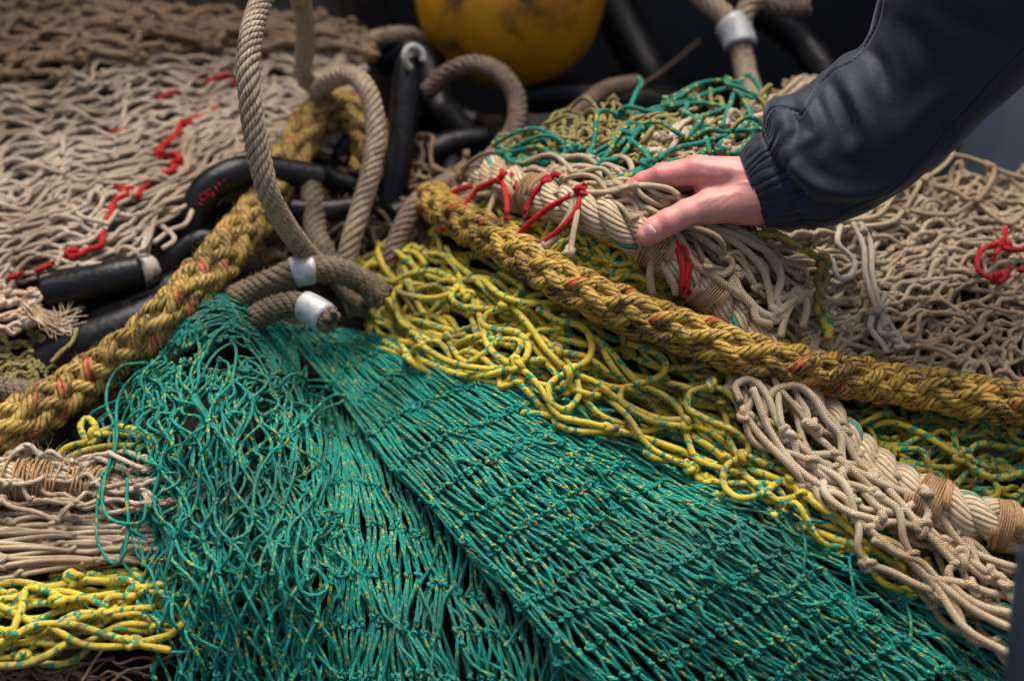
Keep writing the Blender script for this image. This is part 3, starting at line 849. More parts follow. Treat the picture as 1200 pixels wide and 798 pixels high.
one('yellow_net', 'yellow', 'yellow net stretched sideways in the bottom left corner, under the beige cords', 'fishing net', 'yellow nets')(mb)

mb = MB()
q = patch([[(0, 455 + 330, -20), (0, 880, -20)], [(120, 770, -20), (120, 880, -20)], [(260, 770, -20), (260, 880, -20)]])
net(mb, q, 9, 9, 0.0017, 75, jit=(6, 6, 3), slack=1.3, tn=0.4, warp=(8, 8, 3), wl=80, along=0.3, mid=4, sides=5)
cords(mb, [[(130, 800, 0), (150, 785, 2), (175, 780, 2), (205, 765, 2)], [(95, 800, 0), (110, 775, 2), (120, 762, 2)]], 0.0017, 3)
one('brown_net', 'brown', 'thin brown net half hidden at the very bottom left, below the yellow net', 'fishing net')(mb)

# yellow strand behind the hand and the yellow netting between the two ropes
mb = MB()
cords(mb, [[(870, 278, 34), (888, 274, 38), (910, 276, 38), (935, 288, 36), (958, 302, 36), (966, 308, 36)], [(966, 308, 38), (958, 325, 36), (962, 345, 34), (957, 362, 32), (966, 378, 30), (972, 398, 28)],
           [(964, 308, 38), (968, 330, 37), (958, 348, 36), (966, 362, 34), (972, 380, 32), (970, 398, 30)]], 0.0048, 12, sides=10, knots=[(965, 306, 38)], kscale=1.2)
q = patch([[(560, 262, -6), (575, 300, -6)], [(660, 270, -2), (680, 310, -4)], [(720, 300, -2), (740, 350, -4)], [(800, 345, -6), (820, 385, -6)], [(880, 395, -8), (900, 420, -8)], [(985, 410, -8), (990, 440, -8)]])
net(mb, q, 6, 9, YR * .95, 81, jit=(8, 8, 3), slack=1.3, tn=0.5, warp=(8, 8, 3), wl=90, along=0.3, mid=6, sides=8, npt=12, lift=-6)
net(mb, q, 5, 9, YR * .95, 82, jit=(8, 8, 3), slack=1.5, tn=0.6, warp=(8, 8, 3), wl=90, along=0.3, mid=7, sides=8, npt=12, lift=6)
one('yellow_net', 'yellow', "yellow net peeping out between braided and cream rope, one knotted strand right of the hand", 'fishing net', 'yellow nets')(mb)

# ------------------------------------------------------------------ thick ropes
def rope_thing(name, label, cat, group, P):
    e = empty(name, P[len(P) // 2]); tag(e, label, cat, group); return e


P = pline([(505, 232, 30), (530, 252, 32), (565, 272, 34), (600, 292, 36), (640, 318, 36), (690, 345, 36), (745, 368, 36), (800, 388, 36), (860, 410, 36), (920, 428, 34), (980, 440, 34), (1040, 450, 34), (1100, 458, 34), (1160, 468, 34), (1240, 482, 34), (1330, 500, 30)], 520)
tw = np.interp(np.linspace(0, 1, 520), [0, .05, .3, .6, 1], [0.022, 0.027, 0.0285, 0.026, 0.024])
e = rope_thing('braided_rope', "thick dirty yellow braided rope with red flecks lying across the pile to the right edge", 'rope', 'thick ropes', P)
mb = MB()
braid_rope(mb, P, 0.0272, pitch=0.25, seed=1)
mb.build('rope_strands', M['yrope'], e)
mb = MB(); fuzz(mb, P, 0.0262, 1100, 0.007, 5, 0.00018); mb.build('loose_fibres', M['yfibre'], e)

P = pline([(432, 205, -10), (436, 168, 16), (424, 140, 34), (396, 128, 42), (366, 142, 46), (345, 178, 44), (325, 212, 44), (305, 245, 44), (275, 282, 44), (240, 322, 40), (205, 362, 36), (165, 400, 30), (120, 432, 28), (70, 466, 26), (20, 494, 24), (-40, 520, 20), (-120, 548, 10)], 560)
e = rope_thing('braided_rope', 'fuzzy old yellow braided rope curving from behind the hanging loop down to the left edge', 'rope', 'thick ropes', P)
mb = MB(); braid_rope(mb, P, 0.0305, pitch=0.28, seed=2)
mb.build('rope_strands', M['yrope2'], e)
mb = MB(); fuzz(mb, P, 0.029, 1500, 0.010, 6, 0.00026); mb.build('loose_fibres', M['yfibre'], e)

P = pline([(575, 205, -4), (610, 222, 8), (650, 236, 16), (700, 250, 22), (745, 272, 22), (790, 305, 20), (830, 340, 16), (870, 385, 8), (910, 430, 2), (950, 475, 0), (1000, 530, 8), (1050, 568, 18), (1100, 592, 22), (1150, 610, 22), (1230, 630, 20), (1320, 650, 16)], 520)
e = rope_thing('twisted_rope', "thick cream twisted rope with tan wrappings, running under the hand to the right edge", 'rope', 'thick ropes', P)
mb = MB(); laid_rope(mb, P, 0.0265, 3, 0.092, seed=3, sides=14)
mb.build('rope_strands', M['wrope'], e)
for kk, (i0, i1, tn_) in enumerate([(118, 134, 9), (164, 178, 8), (33, 42, 6), (372, 392, 12), (424, 437, 8)]):
    mb = MB(); ring(mb, P, 0.0275, r=0.0011, i0=i0, i1=i1, turns=tn_, seed=kk)
    rr_ = np.random.RandomState(kk)
    for z in range(5):   # crossing wraps
        ring(mb, P, 0.0290, r=0.0011, i0=i0 + rr_.rand() * 6 - 4, i1=i1 - rr_.rand() * 6 + 4, turns=1, seed=z)
    mb.build('whipping', M['tan'], e)

# ------------------------------------------------------------------ beige cords on the white rope (upper middle)
BR = 0.0036
rng_k = np.random.RandomState(77)
mb = MB()
q = patch([[(520, 235, 24), (545, 222, 26), (560, 208, 24)], [(590, 225, 34), (610, 212, 34), (620, 195, 26)], [(670, 235, 48), (685, 215, 44), (690, 198, 28)],
           [(745, 255, 50), (750, 232, 48), (755, 210, 34)], [(800, 310, 44), (820, 275, 44), (825, 245, 30)], [(870, 360, 34), (890, 320, 34), (905, 290, 20)], [(920, 385, 10), (935, 360, 10), (945, 330, 6)]])
net(mb, q, 5, 8, BR * .9, 91, jit=(5, 5, 3), slack=1.3, tn=0.45, warp=(7, 6, 3), wl=90, along=0.3, mid=4, sides=8, npt=12, lift=-6)
net(mb, q, 4, 7, BR * .9, 92, jit=(6, 5, 3), slack=1.4, tn=0.5, warp=(7, 6, 3), wl=90, along=0.3, mid=5, sides=8, npt=14, lift=2, drop=0.15)
cords(mb, [[(498, 245, 22), (512, 232, 30), (540, 222, 36), (580, 214, 38), (600, 210, 36)], [(536, 262, 40), (545, 240, 42), (560, 222, 40), (585, 214, 40)],
           [(600, 205, 36), (625, 202, 40), (655, 203, 44), (665, 215, 46), (675, 222, 52)], [(650, 200, 36), (680, 195, 40), (700, 200, 40), (705, 212, 40), (730, 216, 44)],
           [(672, 225, 56), (700, 226, 56), (722, 224, 60), (745, 218, 66), (768, 218, 72), (785, 222, 74), (795, 230, 70)], [(672, 228, 56), (668, 250, 54), (650, 278, 50), (638, 290, 52)], [(674, 228, 56), (676, 250, 56), (672, 275, 52), (668, 295, 50)],
           [(590, 212, 38), (580, 230, 36), (572, 250, 42), (570, 262, 38)], [(655, 202, 40), (648, 185, 30), (680, 186, 26), (700, 196, 30)],
           [(742, 218, 50), (750, 240, 50), (775, 252, 48), (800, 250, 46)], [(708, 190, 24), (725, 184, 26), (738, 190, 26), (742, 205, 30)]], BR, 21, sides=9,
      knots=[(590, 212, 40), (652, 201, 42), (673, 226, 58), (742, 219, 52), (637, 291, 50), (667, 295, 48)], kscale=1.25)
# the gathered bunch right of the thumb
bun = [[(785, 262, 44), (800, 285, 44), (815, 310, 42), (845, 330, 40), (872, 352, 36)], [(805, 268, 44), (830, 285, 46), (850, 300, 46), (858, 312, 44), (845, 322, 42), (825, 312, 40)],
       [(815, 262, 44), (850, 272, 48), (880, 285, 48), (905, 300, 46), (915, 325, 44), (910, 350, 42), (918, 368, 38)], [(825, 268, 46), (862, 285, 48), (890, 310, 46), (900, 335, 44), (905, 362, 40)],
       [(845, 262, 42), (875, 275, 44), (895, 292, 46), (912, 318, 42)], [(860, 325, 40), (870, 345, 42), (890, 365, 42), (912, 372, 40), (925, 360, 40), (938, 345, 38), (945, 360, 34), (940, 385, 28)],
       [(862, 318, 38), (858, 335, 40), (880, 355, 42), (888, 375, 40), (905, 380, 38)], [(905, 352, 42), (925, 348, 42), (935, 338, 42), (920, 372, 40), (915, 395, 34)],
       [(780, 262, 42), (790, 290, 40), (800, 320, 36), (810, 340, 30)], [(772, 290, 36), (780, 315, 34), (790, 335, 30), (792, 345, 26)], [(768, 290, 34), (762, 320, 26), (765, 345, 20)],
       [(905, 372, 42), (918, 362, 44), (932, 350, 44), (945, 343, 42)], [(855, 262, 40), (890, 262, 36), (930, 290, 24)]]
bun = [[(a_, b_, c_ + 5) for a_, b_, c_ in l_] for l_ in bun]
cords(mb, bun, 0.0047, 22, sides=10, knots=[(908, 368, 44), (930, 350, 44), (862, 320, 42), (940, 346, 40)], kscale=1.3)
for ln in ([(712, 224, 1.652), (728, 221, 1.642), (744, 219, 1.634), (758, 218, 1.630), (772, 219, 1.630), (786, 224, 1.634), (798, 231, 1.642), (806, 238, 1.65)],
           [(744, 219, 1.633), (752, 229, 1.630), (764, 237, 1.632), (776, 242, 1.638), (790, 246, 1.65)], [(757, 219, 1.632), (770, 227, 1.632), (784, 232, 1.635), (797, 233, 1.64), (812, 230, 1.66)]):
    mb.tubes(pline(ln, 40, True), BR * .95, 9, rnd=np.array([.4]))
add_knots(mb, Wd(np.array([743, 794., 780.]), np.array([219, 233., 240.]), np.array([1.632, 1.638, 1.642])), rng_k.randn(3, 3), BR, rng_k, 1.25, 8)
one('beige_net', 'beige', 'pale beige braided net cords gathered over the cream rope under the hand', 'fishing net', 'beige nets')(mb)

# beige bundle down the right side
mb = MB()
rows = [[(862, 452, 22), (885, 448, 30), (915, 450, 30), (945, 460, 20)], [(880, 500, 24), (905, 490, 36), (940, 488, 36), (980, 492, 24)], [(925, 548, 26), (955, 532, 38), (985, 520, 38), (1015, 520, 24)],
        [(975, 590, 24), (995, 572, 38), (1020, 555, 38), (1050, 555, 26)], [(1000, 632, 20), (1035, 612, 36), (1070, 600, 38), (1105, 610, 26)], [(1060, 675, 18), (1090, 655, 34), (1120, 645, 34), (1150, 650, 22)],
        [(1110, 720, 16), (1140, 695, 30), (1170, 685, 32), (1205, 685, 22)], [(1170, 770, 12), (1200, 745, 26), (1230, 730, 28), (1260, 730, 20)], [(1230, 830, 12), (1260, 800, 24), (1290, 790, 24), (1330, 790, 20)]]
net(mb, patch(rows), 5, 8, 0.0040, 101, jit=(5, 5, 3), slack=1.3, tn=0.35, warp=(6, 6, 3), wl=90, along=0.4, mid=5, sides=8, npt=14, lift=-8)
net(mb, patch(rows), 4, 7, 0.0042, 102, jit=(5, 4, 3), slack=1.3, tn=0.30, warp=(7, 6, 3), wl=110, along=0.45, mid=5, sides=9, npt=16, lift=4, kscale=1.35)
bd = [[(868, 470, 36), (862, 452, 36), (880, 445, 38), (898, 462, 40), (910, 490, 42), (930, 515, 42), (960, 540, 42), (985, 552, 42)],
      [(905, 462, 38), (925, 450, 40), (950, 462, 42), (965, 482, 42), (985, 505, 42), (1005, 540, 42), (1020, 552, 42)],
      [(900, 468, 40), (912, 455, 42), (935, 452, 42), (955, 468, 44), (968, 492, 44), (985, 512, 44), (990, 545, 44), (1022, 560, 44)],
      [(882, 455, 40), (900, 500, 42), (922, 535, 42), (955, 565, 40), (990, 575, 40), (1030, 562, 42)], [(965, 560, 40), (968, 580, 42), (995, 600, 42), (1030, 610, 42)],
      [(1030, 560, 44), (1060, 595, 44), (1085, 625, 42), (1120, 650, 40), (1160, 680, 38), (1210, 690, 36)], [(1020, 545, 44), (1045, 570, 44), (1075, 582, 44), (1088, 600, 42), (1080, 618, 42)],
      [(1040, 555, 42), (1070, 565, 42), (1100, 600, 40), (1130, 640, 38), (1180, 662, 36), (1220, 668, 34)], [(1018, 620, 38), (1045, 645, 40), (1080, 660, 40), (1115, 695, 38), (1160, 725, 34), (1210, 745, 30)],
      [(1022, 632, 38), (1060, 652, 38), (1095, 685, 36), (1130, 735, 32), (1180, 765, 28), (1220, 790, 24)], [(1015, 618, 40), (1050, 612, 42), (1085, 625, 42), (1115, 655, 42), (1130, 662, 40)],
      [(1130, 660, 40), (1112, 668, 40), (1120, 690, 38), (1150, 710, 36), (1190, 720, 34), (1220, 735, 30)], [(1172, 680, 40), (1185, 700, 40), (1200, 710, 38), (1220, 715, 36)], [(1010, 575, 40), (1030, 595, 44), (1052, 600, 44), (1070, 590, 44)]]
cords(mb, bd, 0.0044, 23, sides=10, knots=[(988, 553, 46), (1022, 558, 46), (1032, 610, 44), (1085, 578, 46), (1125, 655, 44), (1175, 682, 44), (955, 500, 46), (1080, 618, 44)], kscale=1.45)
one('beige_net', 'beige', "bundle of pale beige braided cords running diagonally beside the yellow net to the bottom right", 'fishing net', 'beige nets')(mb)

# right heap of beige netting
mb = MB()
hr = [[(905, 262, 0), (980, 240, 2), (1060, 222, 2), (1130, 204, 0), (1220, 224, -6), (1330, 240, -10)],
      [(900, 310, 2), (985, 292, 8), (1070, 266, 12), (1150, 252, 12), (1230, 258, 8), (1330, 270, 0)],
      [(905, 360, 2), (990, 350, 10), (1080, 320, 14), (1160, 300, 14), (1240, 300, 10), (1330, 310, 0)],
      [(930, 410, 0), (1000, 405, 8), (1090, 385, 12), (1170, 370, 12), (1240, 370, 8), (1330, 380, 0)],
      [(950, 450, -4), (1020, 455, 0), (1100, 450, 2), (1180, 455, 2), (1250, 460, 0), (1330, 470, -2)]]
for sd, l, a_, b_ in ((111, -24, 17, 15), (112, -15, 15, 14)):
    net(mb, patch(hr), a_, b_, 0.0030, sd, jit=(7, 6, 4), slack=1.35, tn=0.45, warp=(12, 10, 4), wl=90, along=0.25, mid=5, sides=6, npt=10, lift=l, bulge=4)
hr2 = [[r[i] for r in hr] for i in range(6)]
net(mb, patch(hr2), 13, 14, 0.0030, 115, tj=.05, jit=(4, 3, 3), slack=1.2, tn=0.24, warp=(12, 10, 4), wl=120, wseed=114, so=.4, along=.3, mid=4, lift=-8, sides=7)
net(mb, patch(hr2), 13, 14, 0.0032, 114, tj=.05, jit=(3, 2.5, 3), slack=1.15, tn=0.18, warp=(12, 10, 4), wl=120, along=0.3, mid=4, sides=7, npt=12, lift=0, bulge=4)
cords(mb, [[(960, 262, 12), (1000, 258, 20), (1030, 252, 24), (1052, 225, 28), (1080, 212, 28), (1105, 195, 26), (1118, 180, 22)], [(1080, 212, 30), (1060, 245, 30), (1040, 262, 28), (980, 268, 20)],
           [(1095, 218, 30), (1120, 225, 32), (1142, 236, 34), (1160, 215, 34), (1165, 198, 32), (1155, 190, 28)], [(1142, 236, 34), (1120, 250, 32), (1095, 252, 30), (1062, 246, 28)], [(1160, 195, 30), (1185, 205, 28), (1230, 215, 26)],
           [(1145, 238, 32), (1180, 262, 30), (1205, 245, 28)], [(1110, 180, 22), (1135, 185, 26), (1160, 195, 30)]], 0.0032, 31, sides=8, knots=[(1082, 212, 32), (1143, 236, 36), (1160, 196, 32), (1060, 248, 30)], kscale=1.3)
one('beige_net', 'beige_thin', 'mound of loose beige netting behind the braided rope, under the dark sleeve on the right', 'fishing net', 'beige nets')(mb)

mb = MB()
cords(mb, [[(1000, 262, 34), (1012, 290, 40), (1014, 320, 40), (1022, 350, 40), (1026, 362, 40)], [(1008, 262, 34), (1020, 285, 40), (1022, 320, 40), (1028, 350, 40), (1032, 362, 40)],
           [(985, 265, 30), (982, 285, 34), (1000, 305, 36), (998, 322, 34), (982, 325, 32), (975, 305, 30)], [(1025, 365, 42), (1035, 372, 42), (1030, 388, 38), (1040, 392, 38), (1050, 400, 38), (1066, 408, 36)], [(1038, 372, 42), (1046, 385, 40), (1056, 402, 38), (1048, 408, 36)],
           [(1030, 362, 42), (1038, 345, 42), (1036, 352, 40)], [(1022, 372, 40), (1020, 385, 36), (1035, 405, 34), (1038, 414, 30)]], 0.0036, 33, sides=9, knots=[(1028, 366, 42), (1036, 378, 42), (1010, 272, 40), (1048, 396, 40)], kscale=1.3)
one('cord_tassel', 'cream', "pale double cord with a frayed knotted end hanging over the right hand beige mound", 'cord')(mb)

# left mound
mb = MB()
lm = [[(-70, 120, -6), (-60, 200, 0), (-50, 280, 4), (-40, 360, -4)], [(40, 92, 0), (50, 165, 8), (50, 240, 14), (50, 322, 0)], [(140, 70, 0), (150, 135, 10), (150, 205, 16), (150, 300, 4)],
      [(240, 52, 0), (245, 115, 10), (245, 170, 14), (240, 235, 4)], [(330, 42, 0), (335, 95, 8), (330, 140, 8), (320, 190, 0)], [(430, 50, -6), (430, 90, -2), (420, 135, -2), (395, 180, -10)]]
net(mb, patch(lm), 19, 14, 0.0034, 121, tj=.03, jit=(2.5, 2, 2), slack=1.05, tn=0.12, warp=(9, 7, 3), wl=120, wseed=122, so=.3, along=0.4, mid=2, sides=6, lift=-11, knots=False)
net(mb, patch(lm), 18, 14, 0.0034, 122, tj=.03, jit=(2.2, 1.8, 2), slack=1.08, tn=0.13, warp=(9, 7, 3), wl=120, along=0.45, mid=3, sides=7, npt=10, lift=0, kscale=1.1)
net(mb, patch(lm), 17, 14, 0.0034, 123, tj=.07, jit=(4, 3.5, 2), slack=1.2, tn=0.25, warp=(10, 8, 3), wl=120, along=0.4, mid=4, sides=7, npt=10, lift=8, kscale=1.1, drop=0.85, knots=False)
cords(mb, [[(200, 250, 20), (225, 240, 22), (218, 262, 18), (200, 270, 16), (180, 285, 16)], [(190, 265, 20), (205, 280, 20), (190, 292, 16)]], 0.0036, 34, sides=8)
one('beige_net', 'mound', 'pale sandy netting stretched over the big mound at upper left, with red cord threaded in', 'fishing net', 'beige nets')(mb)

mb = MB()
bn = [[(-80, 20, 0), (-80, 55, 8), (-80, 110, 0)], [(20, 5, 0), (20, 40, 14), (30, 80, 4)], [(110, 0, 0), (115, 30, 16), (130, 60, 4)], [(200, 12, 0), (205, 32, 14), (220, 50, 0)], [(290, 20, 0), (300, 38, 8), (310, 50, 0)], [(400, 30, -6), (410, 45, 0), (420, 65, -6)]]
for sd, l, a_ in ((131, 0, 8), (132, 12, 7), (133, 22, 5)):
    net(mb, patch(bn), a_, 11, 0.0052, sd, jit=(8, 4, 4), slack=1.3, tn=0.3, warp=(10, 5, 4), wl=110, along=0.4, mid=5, sides=7, npt=11, lift=l)
one('brown_net', 'brown', 'weathered brown netting bunched along the top of the upper left mound', 'fishing net')(mb)

# beige cords, lower left
mb = MB()
bl = [[(-80, 600, 4), (-80, 635, 6), (-80, 672, 4)], [(0, 600, 6), (0, 632, 14), (0, 672, 8)], [(80, 602, 6), (80, 632, 16), (80, 664, 8)], [(160, 604, 2), (160, 632, 10), (160, 660, 2)], [(250, 606, -6), (250, 630, -6), (250, 660, -8)]]
net(mb, patch(bl), 10, 5, 0.0029, 141, jit=(8, 2, 2), slack=1.05, tn=0.10, warp=(4, 4, 2), wl=120, along=0.5, mid=2, sides=7, npt=10, lift=-4, kscale=1.3)
net(mb, patch(bl), 9, 4, 0.0031, 142, jit=(8, 2, 2), slack=1.05, tn=0.10, warp=(4, 4, 2), wl=120, along=0.5, mid=2, sides=8, npt=10, lift=4, kscale=1.5)
one('beige_net', 'beige_thin', 'beige net pulled tight sideways at the lower left edge, above the yellow net', 'fishing net', 'beige nets')(mb)

P = pline([(-100, 560, 6), (0, 562, 12), (60, 566, 12), (120, 572, 4), (170, 578, -12), (235, 585, -40)], 220)
e = rope_thing('twisted_rope', 'tan frayed rope wrapped in cords at the left edge, just below the fuzzy yellow rope', 'rope', 'thick ropes', P)
mb = MB(); laid_rope(mb, P, 0.023, 3, 0.085, 5, sides=12); mb.build('rope_strands', M['wrope'], e)
mb = MB()
for kk, (a_, b_) in enumerate([(30, 62), (75, 104), (112, 150)]):
    ring(mb, P, 0.024, r=0.0016, i0=a_, i1=b_, turns=9, seed=kk); ring(mb, P, 0.026, r=0.0016, i0=b_, i1=a_ - 6, turns=3, seed=kk)
mb.build('whipping', M['tan'], e)
mb = MB()
q = patch([[(-60, 530, 8), (-60, 590, 8)], [(20, 530, 18), (20, 590, 18)], [(110, 535, 20), (110, 600, 18)], [(200, 545, 4), (200, 600, 4)]])
net(mb, q, 6, 7, 0.0030, 145, jit=(7, 6, 3), slack=1.4, tn=0.4, warp=(6, 6, 2), wl=80, mid=4, sides=7, lift=16)
fz = cr([(10, 540, 30), (60, 545, 34), (120, 552, 30)], 60)
fuzz(mb, W(fz), 0.012, 260, 0.02, 8, 0.0004)
one('beige_net', 'mound', 'short piece of frayed beige netting lying over the tan rope at the left edge', 'fishing net', 'beige nets')(mb)

# frayed cord ends by the black bars, left
mb = MB()
rng = np.random.RandomState(9)
ls = []
for k in range(34):
    a0 = rng.randn(2) * 5
    ls.append([(30 + a0[0], 350 + a0[1], 26), (45 + rng.randn() * 5, 368 + rng.randn() * 6, 30), (62 + rng.randn() * 10, 380 + rng.randn() * 7, 26), (80 + rng.randn() * 12, 372 + rng.randn() * 12, 20)])
cords(mb, ls, 0.0009, 35, sides=4)
q = patch([[(-40, 330, 14), (-40, 385, 14)], [(10, 335, 20), (10, 390, 16)], [(50, 345, 14), (45, 378, 10)]])
net(mb, q, 5, 5, 0.0032, 146, jit=(5, 5, 3), slack=1.4, tn=0.5, mid=4, sides=7, lift=8)
one('frayed_cord', 'frass', 'frayed beige cord end with loose whiskers beside the black bar at the left edge', 'cord')(mb)

# ------------------------------------------------------------------ green cord and olive netting behind the hand
mb = MB()
gq = patch([[(590, 180, 16), (600, 190, 18)], [(660, 170, 22), (680, 200, 24)], [(740, 125, 24), (760, 195, 30)], [(820, 95, 26), (830, 190, 30)], [(900, 105, 20), (905, 190, 20)]])
net(mb, gq, 4, 6, 0.0032, 152, jit=(8, 7, 4), slack=1.4, tn=0.5, warp=(10, 8, 3), wl=90, along=0.25, mid=5, sides=8, npt=13, lift=8, drop=0.15)
cords(mb, [[(584, 172, 26), (600, 178, 30), (630, 172, 32), (650, 182, 32), (690, 188, 32), (725, 170, 34), (735, 160, 34)], [(600, 188, 28), (640, 190, 30), (670, 186, 32)],
           [(735, 160, 34), (742, 140, 34), (760, 130, 34), (790, 122, 34), (810, 118, 34)], [(735, 162, 36), (755, 178, 34), (760, 192, 34), (740, 206, 34), (705, 212, 34)],
           [(760, 192, 36), (790, 175, 36), (820, 168, 36), (850, 160, 34), (890, 160, 30)], [(845, 150, 36), (855, 125, 36), (862, 105, 34), (875, 88, 32), (888, 100, 32), (898, 120, 30), (902, 135, 28)],
           [(860, 102, 36), (872, 118, 36), (880, 135, 36), (882, 155, 34), (885, 175, 32)], [(860, 102, 36), (835, 108, 34), (810, 118, 32), (800, 135, 32)], [(800, 130, 34), (820, 145, 34), (828, 165, 34), (832, 180, 32)],
           [(735, 135, 30), (745, 110, 26), (752, 98, 24), (748, 92, 22)], [(880, 138, 34), (862, 158, 34), (845, 168, 34), (838, 180, 32)], [(700, 216, 36), (725, 208, 36), (755, 196, 36)]], 0.0034, 41, sides=9,
      knots=[(735, 160, 36), (862, 101, 38), (758, 192, 38), (882, 152, 36), (826, 152, 36), (810, 118, 34)], kscale=1.3)
one('green_net', 'green_far', 'loose bright green net cords spread behind the hand, left of the cuff', 'fishing net', 'green nets')(mb)

mb = MB()
oq = patch([[(590, 165, -4), (600, 190, 0)], [(680, 140, 4), (690, 190, 4)], [(780, 120, 8), (790, 190, 8)], [(900, 110, 4), (910, 200, 4)], [(960, 120, 0), (960, 220, 0)]])
net(mb, oq, 9, 14, 0.0030, 155, jit=(7, 6, 6), slack=1.5, tn=0.6, warp=(8, 6, 4), wl=70, mid=5, sides=6, lift=-4)
rng = np.random.RandomState(12)
ls = []
for k in range(150):
    x = 590 + 250 * rng.rand(); y = 188 - 42 * rng.rand() * min(1, (x - 560) / 120)
    ls.append([(x, y, 0), (x + rng.randn() * 4, y - 6 - rng.rand() * 8, 14 + rng.rand() * 10)])
cords(mb, ls, 0.0036, 42, sides=6, n=6)
one('olive_net', 'olive', 'dull olive yellow netting with stubby cord ends lying behind the green cords', 'fishing net')(mb)

mb = MB()
bq = patch([[(760, 160, 0), (770, 200, 2)], [(830, 150, 4), (840, 205, 4)], [(900, 120, 6), (905, 190, 6)], [(960, 95, 0), (965, 170, 0)]])
for sd, l in ((161, 2), (162, 12)):
    net(mb, bq, 5, 7, 0.0038, sd, jit=(7, 6, 5), slack=1.5, tn=0.6, warp=(8, 6, 4), wl=70, mid=5, sides=7, lift=l)
cords(mb, [[(925, 118, 14), (935, 100, 20), (942, 92, 20), (950, 96, 18)], [(940, 120, 10), (946, 100, 18), (955, 92, 18)]], 0.006, 43, sides=8)
one('beige_net', 'mound', 'small heap of beige netting between the green cords and the jacket cuff', 'fishing net', 'beige nets')(mb)
# ------------------------------------------------------------------ red cord ties
RR = 0.0032
def red(label, lines, knots=(), r=RR * 1.12, group='red cord ties', mat='red', ks=1.3):
    mb = MB(); cords(mb, lines, r, len(lines) + 50, sides=9, knots=knots, kscale=ks)
    # frayed ends
    rng = np.random.RandomState(len(lines) * 7 + int(lines[0][0][0]))
    for ln in lines:
        a, b = np.array(ln[-2], float), np.array(ln[-1], float)
        d_ = (b - a) / (np.linalg.norm((b - a)[:2]) + 1e-6)
        for k in range(14):
            o_ = rng.randn(3) * 1.4
            cords(mb, [[tuple(b - d_ * 2 + o_ * .6), tuple(b + d_ * (3 + 4 * rng.rand()) + o_ * 1.5)]], 0.0008, k, sides=4, n=4)
    o = mb.build('red_cord', M[mat]); tag(o, label, 'cord', group); return o


red("red cord tie at the left tip of the braided rope, ending in a frayed tuft", [[(590, 208, 62), (560, 222, 60), (545, 240, 62), (535, 258, 62), (518, 268, 62)], [(552, 218, 56), (530, 226, 52), (512, 240, 50), (494, 246, 46)]], [(496, 245, 48)])
red('short red cord hanging from a beige knot left of the white rope', [[(588, 200, 56), (590, 215, 62), (594, 235, 64), (594, 252, 62)], [(598, 204, 58), (606, 212, 60), (603, 222, 58)]], [(590, 210, 62)])
red("red cord tied in an open loop, two frayed ends resting on the yellow braided rope", [[(680, 224, 60), (665, 232, 60), (640, 246, 58), (614, 268, 56), (606, 280, 54), (608, 292, 54)], [(682, 226, 60), (676, 245, 58), (664, 262, 56), (645, 278, 54), (634, 286, 54)], [(672, 222, 60), (682, 228, 62), (684, 222, 60)]], [(681, 226, 62)])
red('short red cord knotted to the beige cord just left of the open red loop', [[(640, 212, 62), (628, 224, 62), (620, 238, 58), (616, 250, 54)], [(641, 212, 62), (650, 205, 62), (658, 207, 60)]], [(641, 212, 63)])
red('red cord hanging straight down from under the thumb', [[(793, 262, 44), (800, 285, 50), (808, 305, 48), (806, 325, 46), (806, 340, 42)], [(798, 266, 46), (794, 290, 48), (800, 315, 46), (800, 338, 42)]])
red('bright red cord knotted on the beige mound at the right edge', [[(1185, 285, 36), (1160, 288, 38), (1147, 298, 38), (1146, 315, 36), (1160, 325, 36), (1178, 322, 34)], [(1170, 285, 38), (1182, 292, 40), (1215, 292, 38)], [(1178, 268, 36), (1176, 284, 38), (1165, 300, 38)], [(1160, 325, 36), (1172, 330, 36), (1180, 318, 34)]], [(1176, 286, 40), (1168, 325, 38)])
red('small red cord scrap at the far right edge above the knotted one', [[(1195, 318, 30), (1202, 312, 32), (1215, 305, 30)]], r=0.003)
RL = 0.0046
red('long red cord threaded through the pale netting of the upper left mound', [[(78, 298, 6), (90, 300, 10), (105, 292, 12), (118, 288, 18), (122, 268, 18), (130, 250, 20), (134, 236, 20), (148, 226, 20), (140, 220, 18)], [(160, 232, 18), (170, 218, 20), (190, 206, 20), (203, 198, 20), (212, 190, 20), (205, 180, 20), (195, 184, 12)], [(186, 184, 12), (190, 172, 20), (205, 160, 20), (213, 146, 14), (225, 142, 12), (240, 136, 12), (252, 128, 10)]], [(148, 226, 20), (208, 192, 22), (187, 182, 20), (218, 144, 20), (84, 298, 10)], r=RL, ks=1.1)
for pts, lb in (([(240, 96, 14), (252, 92, 18), (264, 88, 14)], 'short red cord bit near the top of the pale mound beside the hanging rope'),
                ([(183, 118, 14), (195, 112, 18), (204, 108, 14)], 'red cord bit showing in the upper middle of the pale mound'),
                ([(272, 98, 14), (280, 90, 18)], 'tiny red cord bit touching the hanging grey rope'),
                ([(10, 326, 14), (22, 322, 18)], 'red cord bit at the lowest left corner of the pale mound'),
                ([(42, 318, 14), (50, 314, 18), (58, 310, 14)], 'red cord bit low on the pale mound above the black bar')):
    red(lb, [pts], r=0.004)
red('short red cord bit inside the pale mound left of the threaded red cord', [[(125, 160, 8), (135, 156, 12), (146, 152, 8)], ], r=0.004)

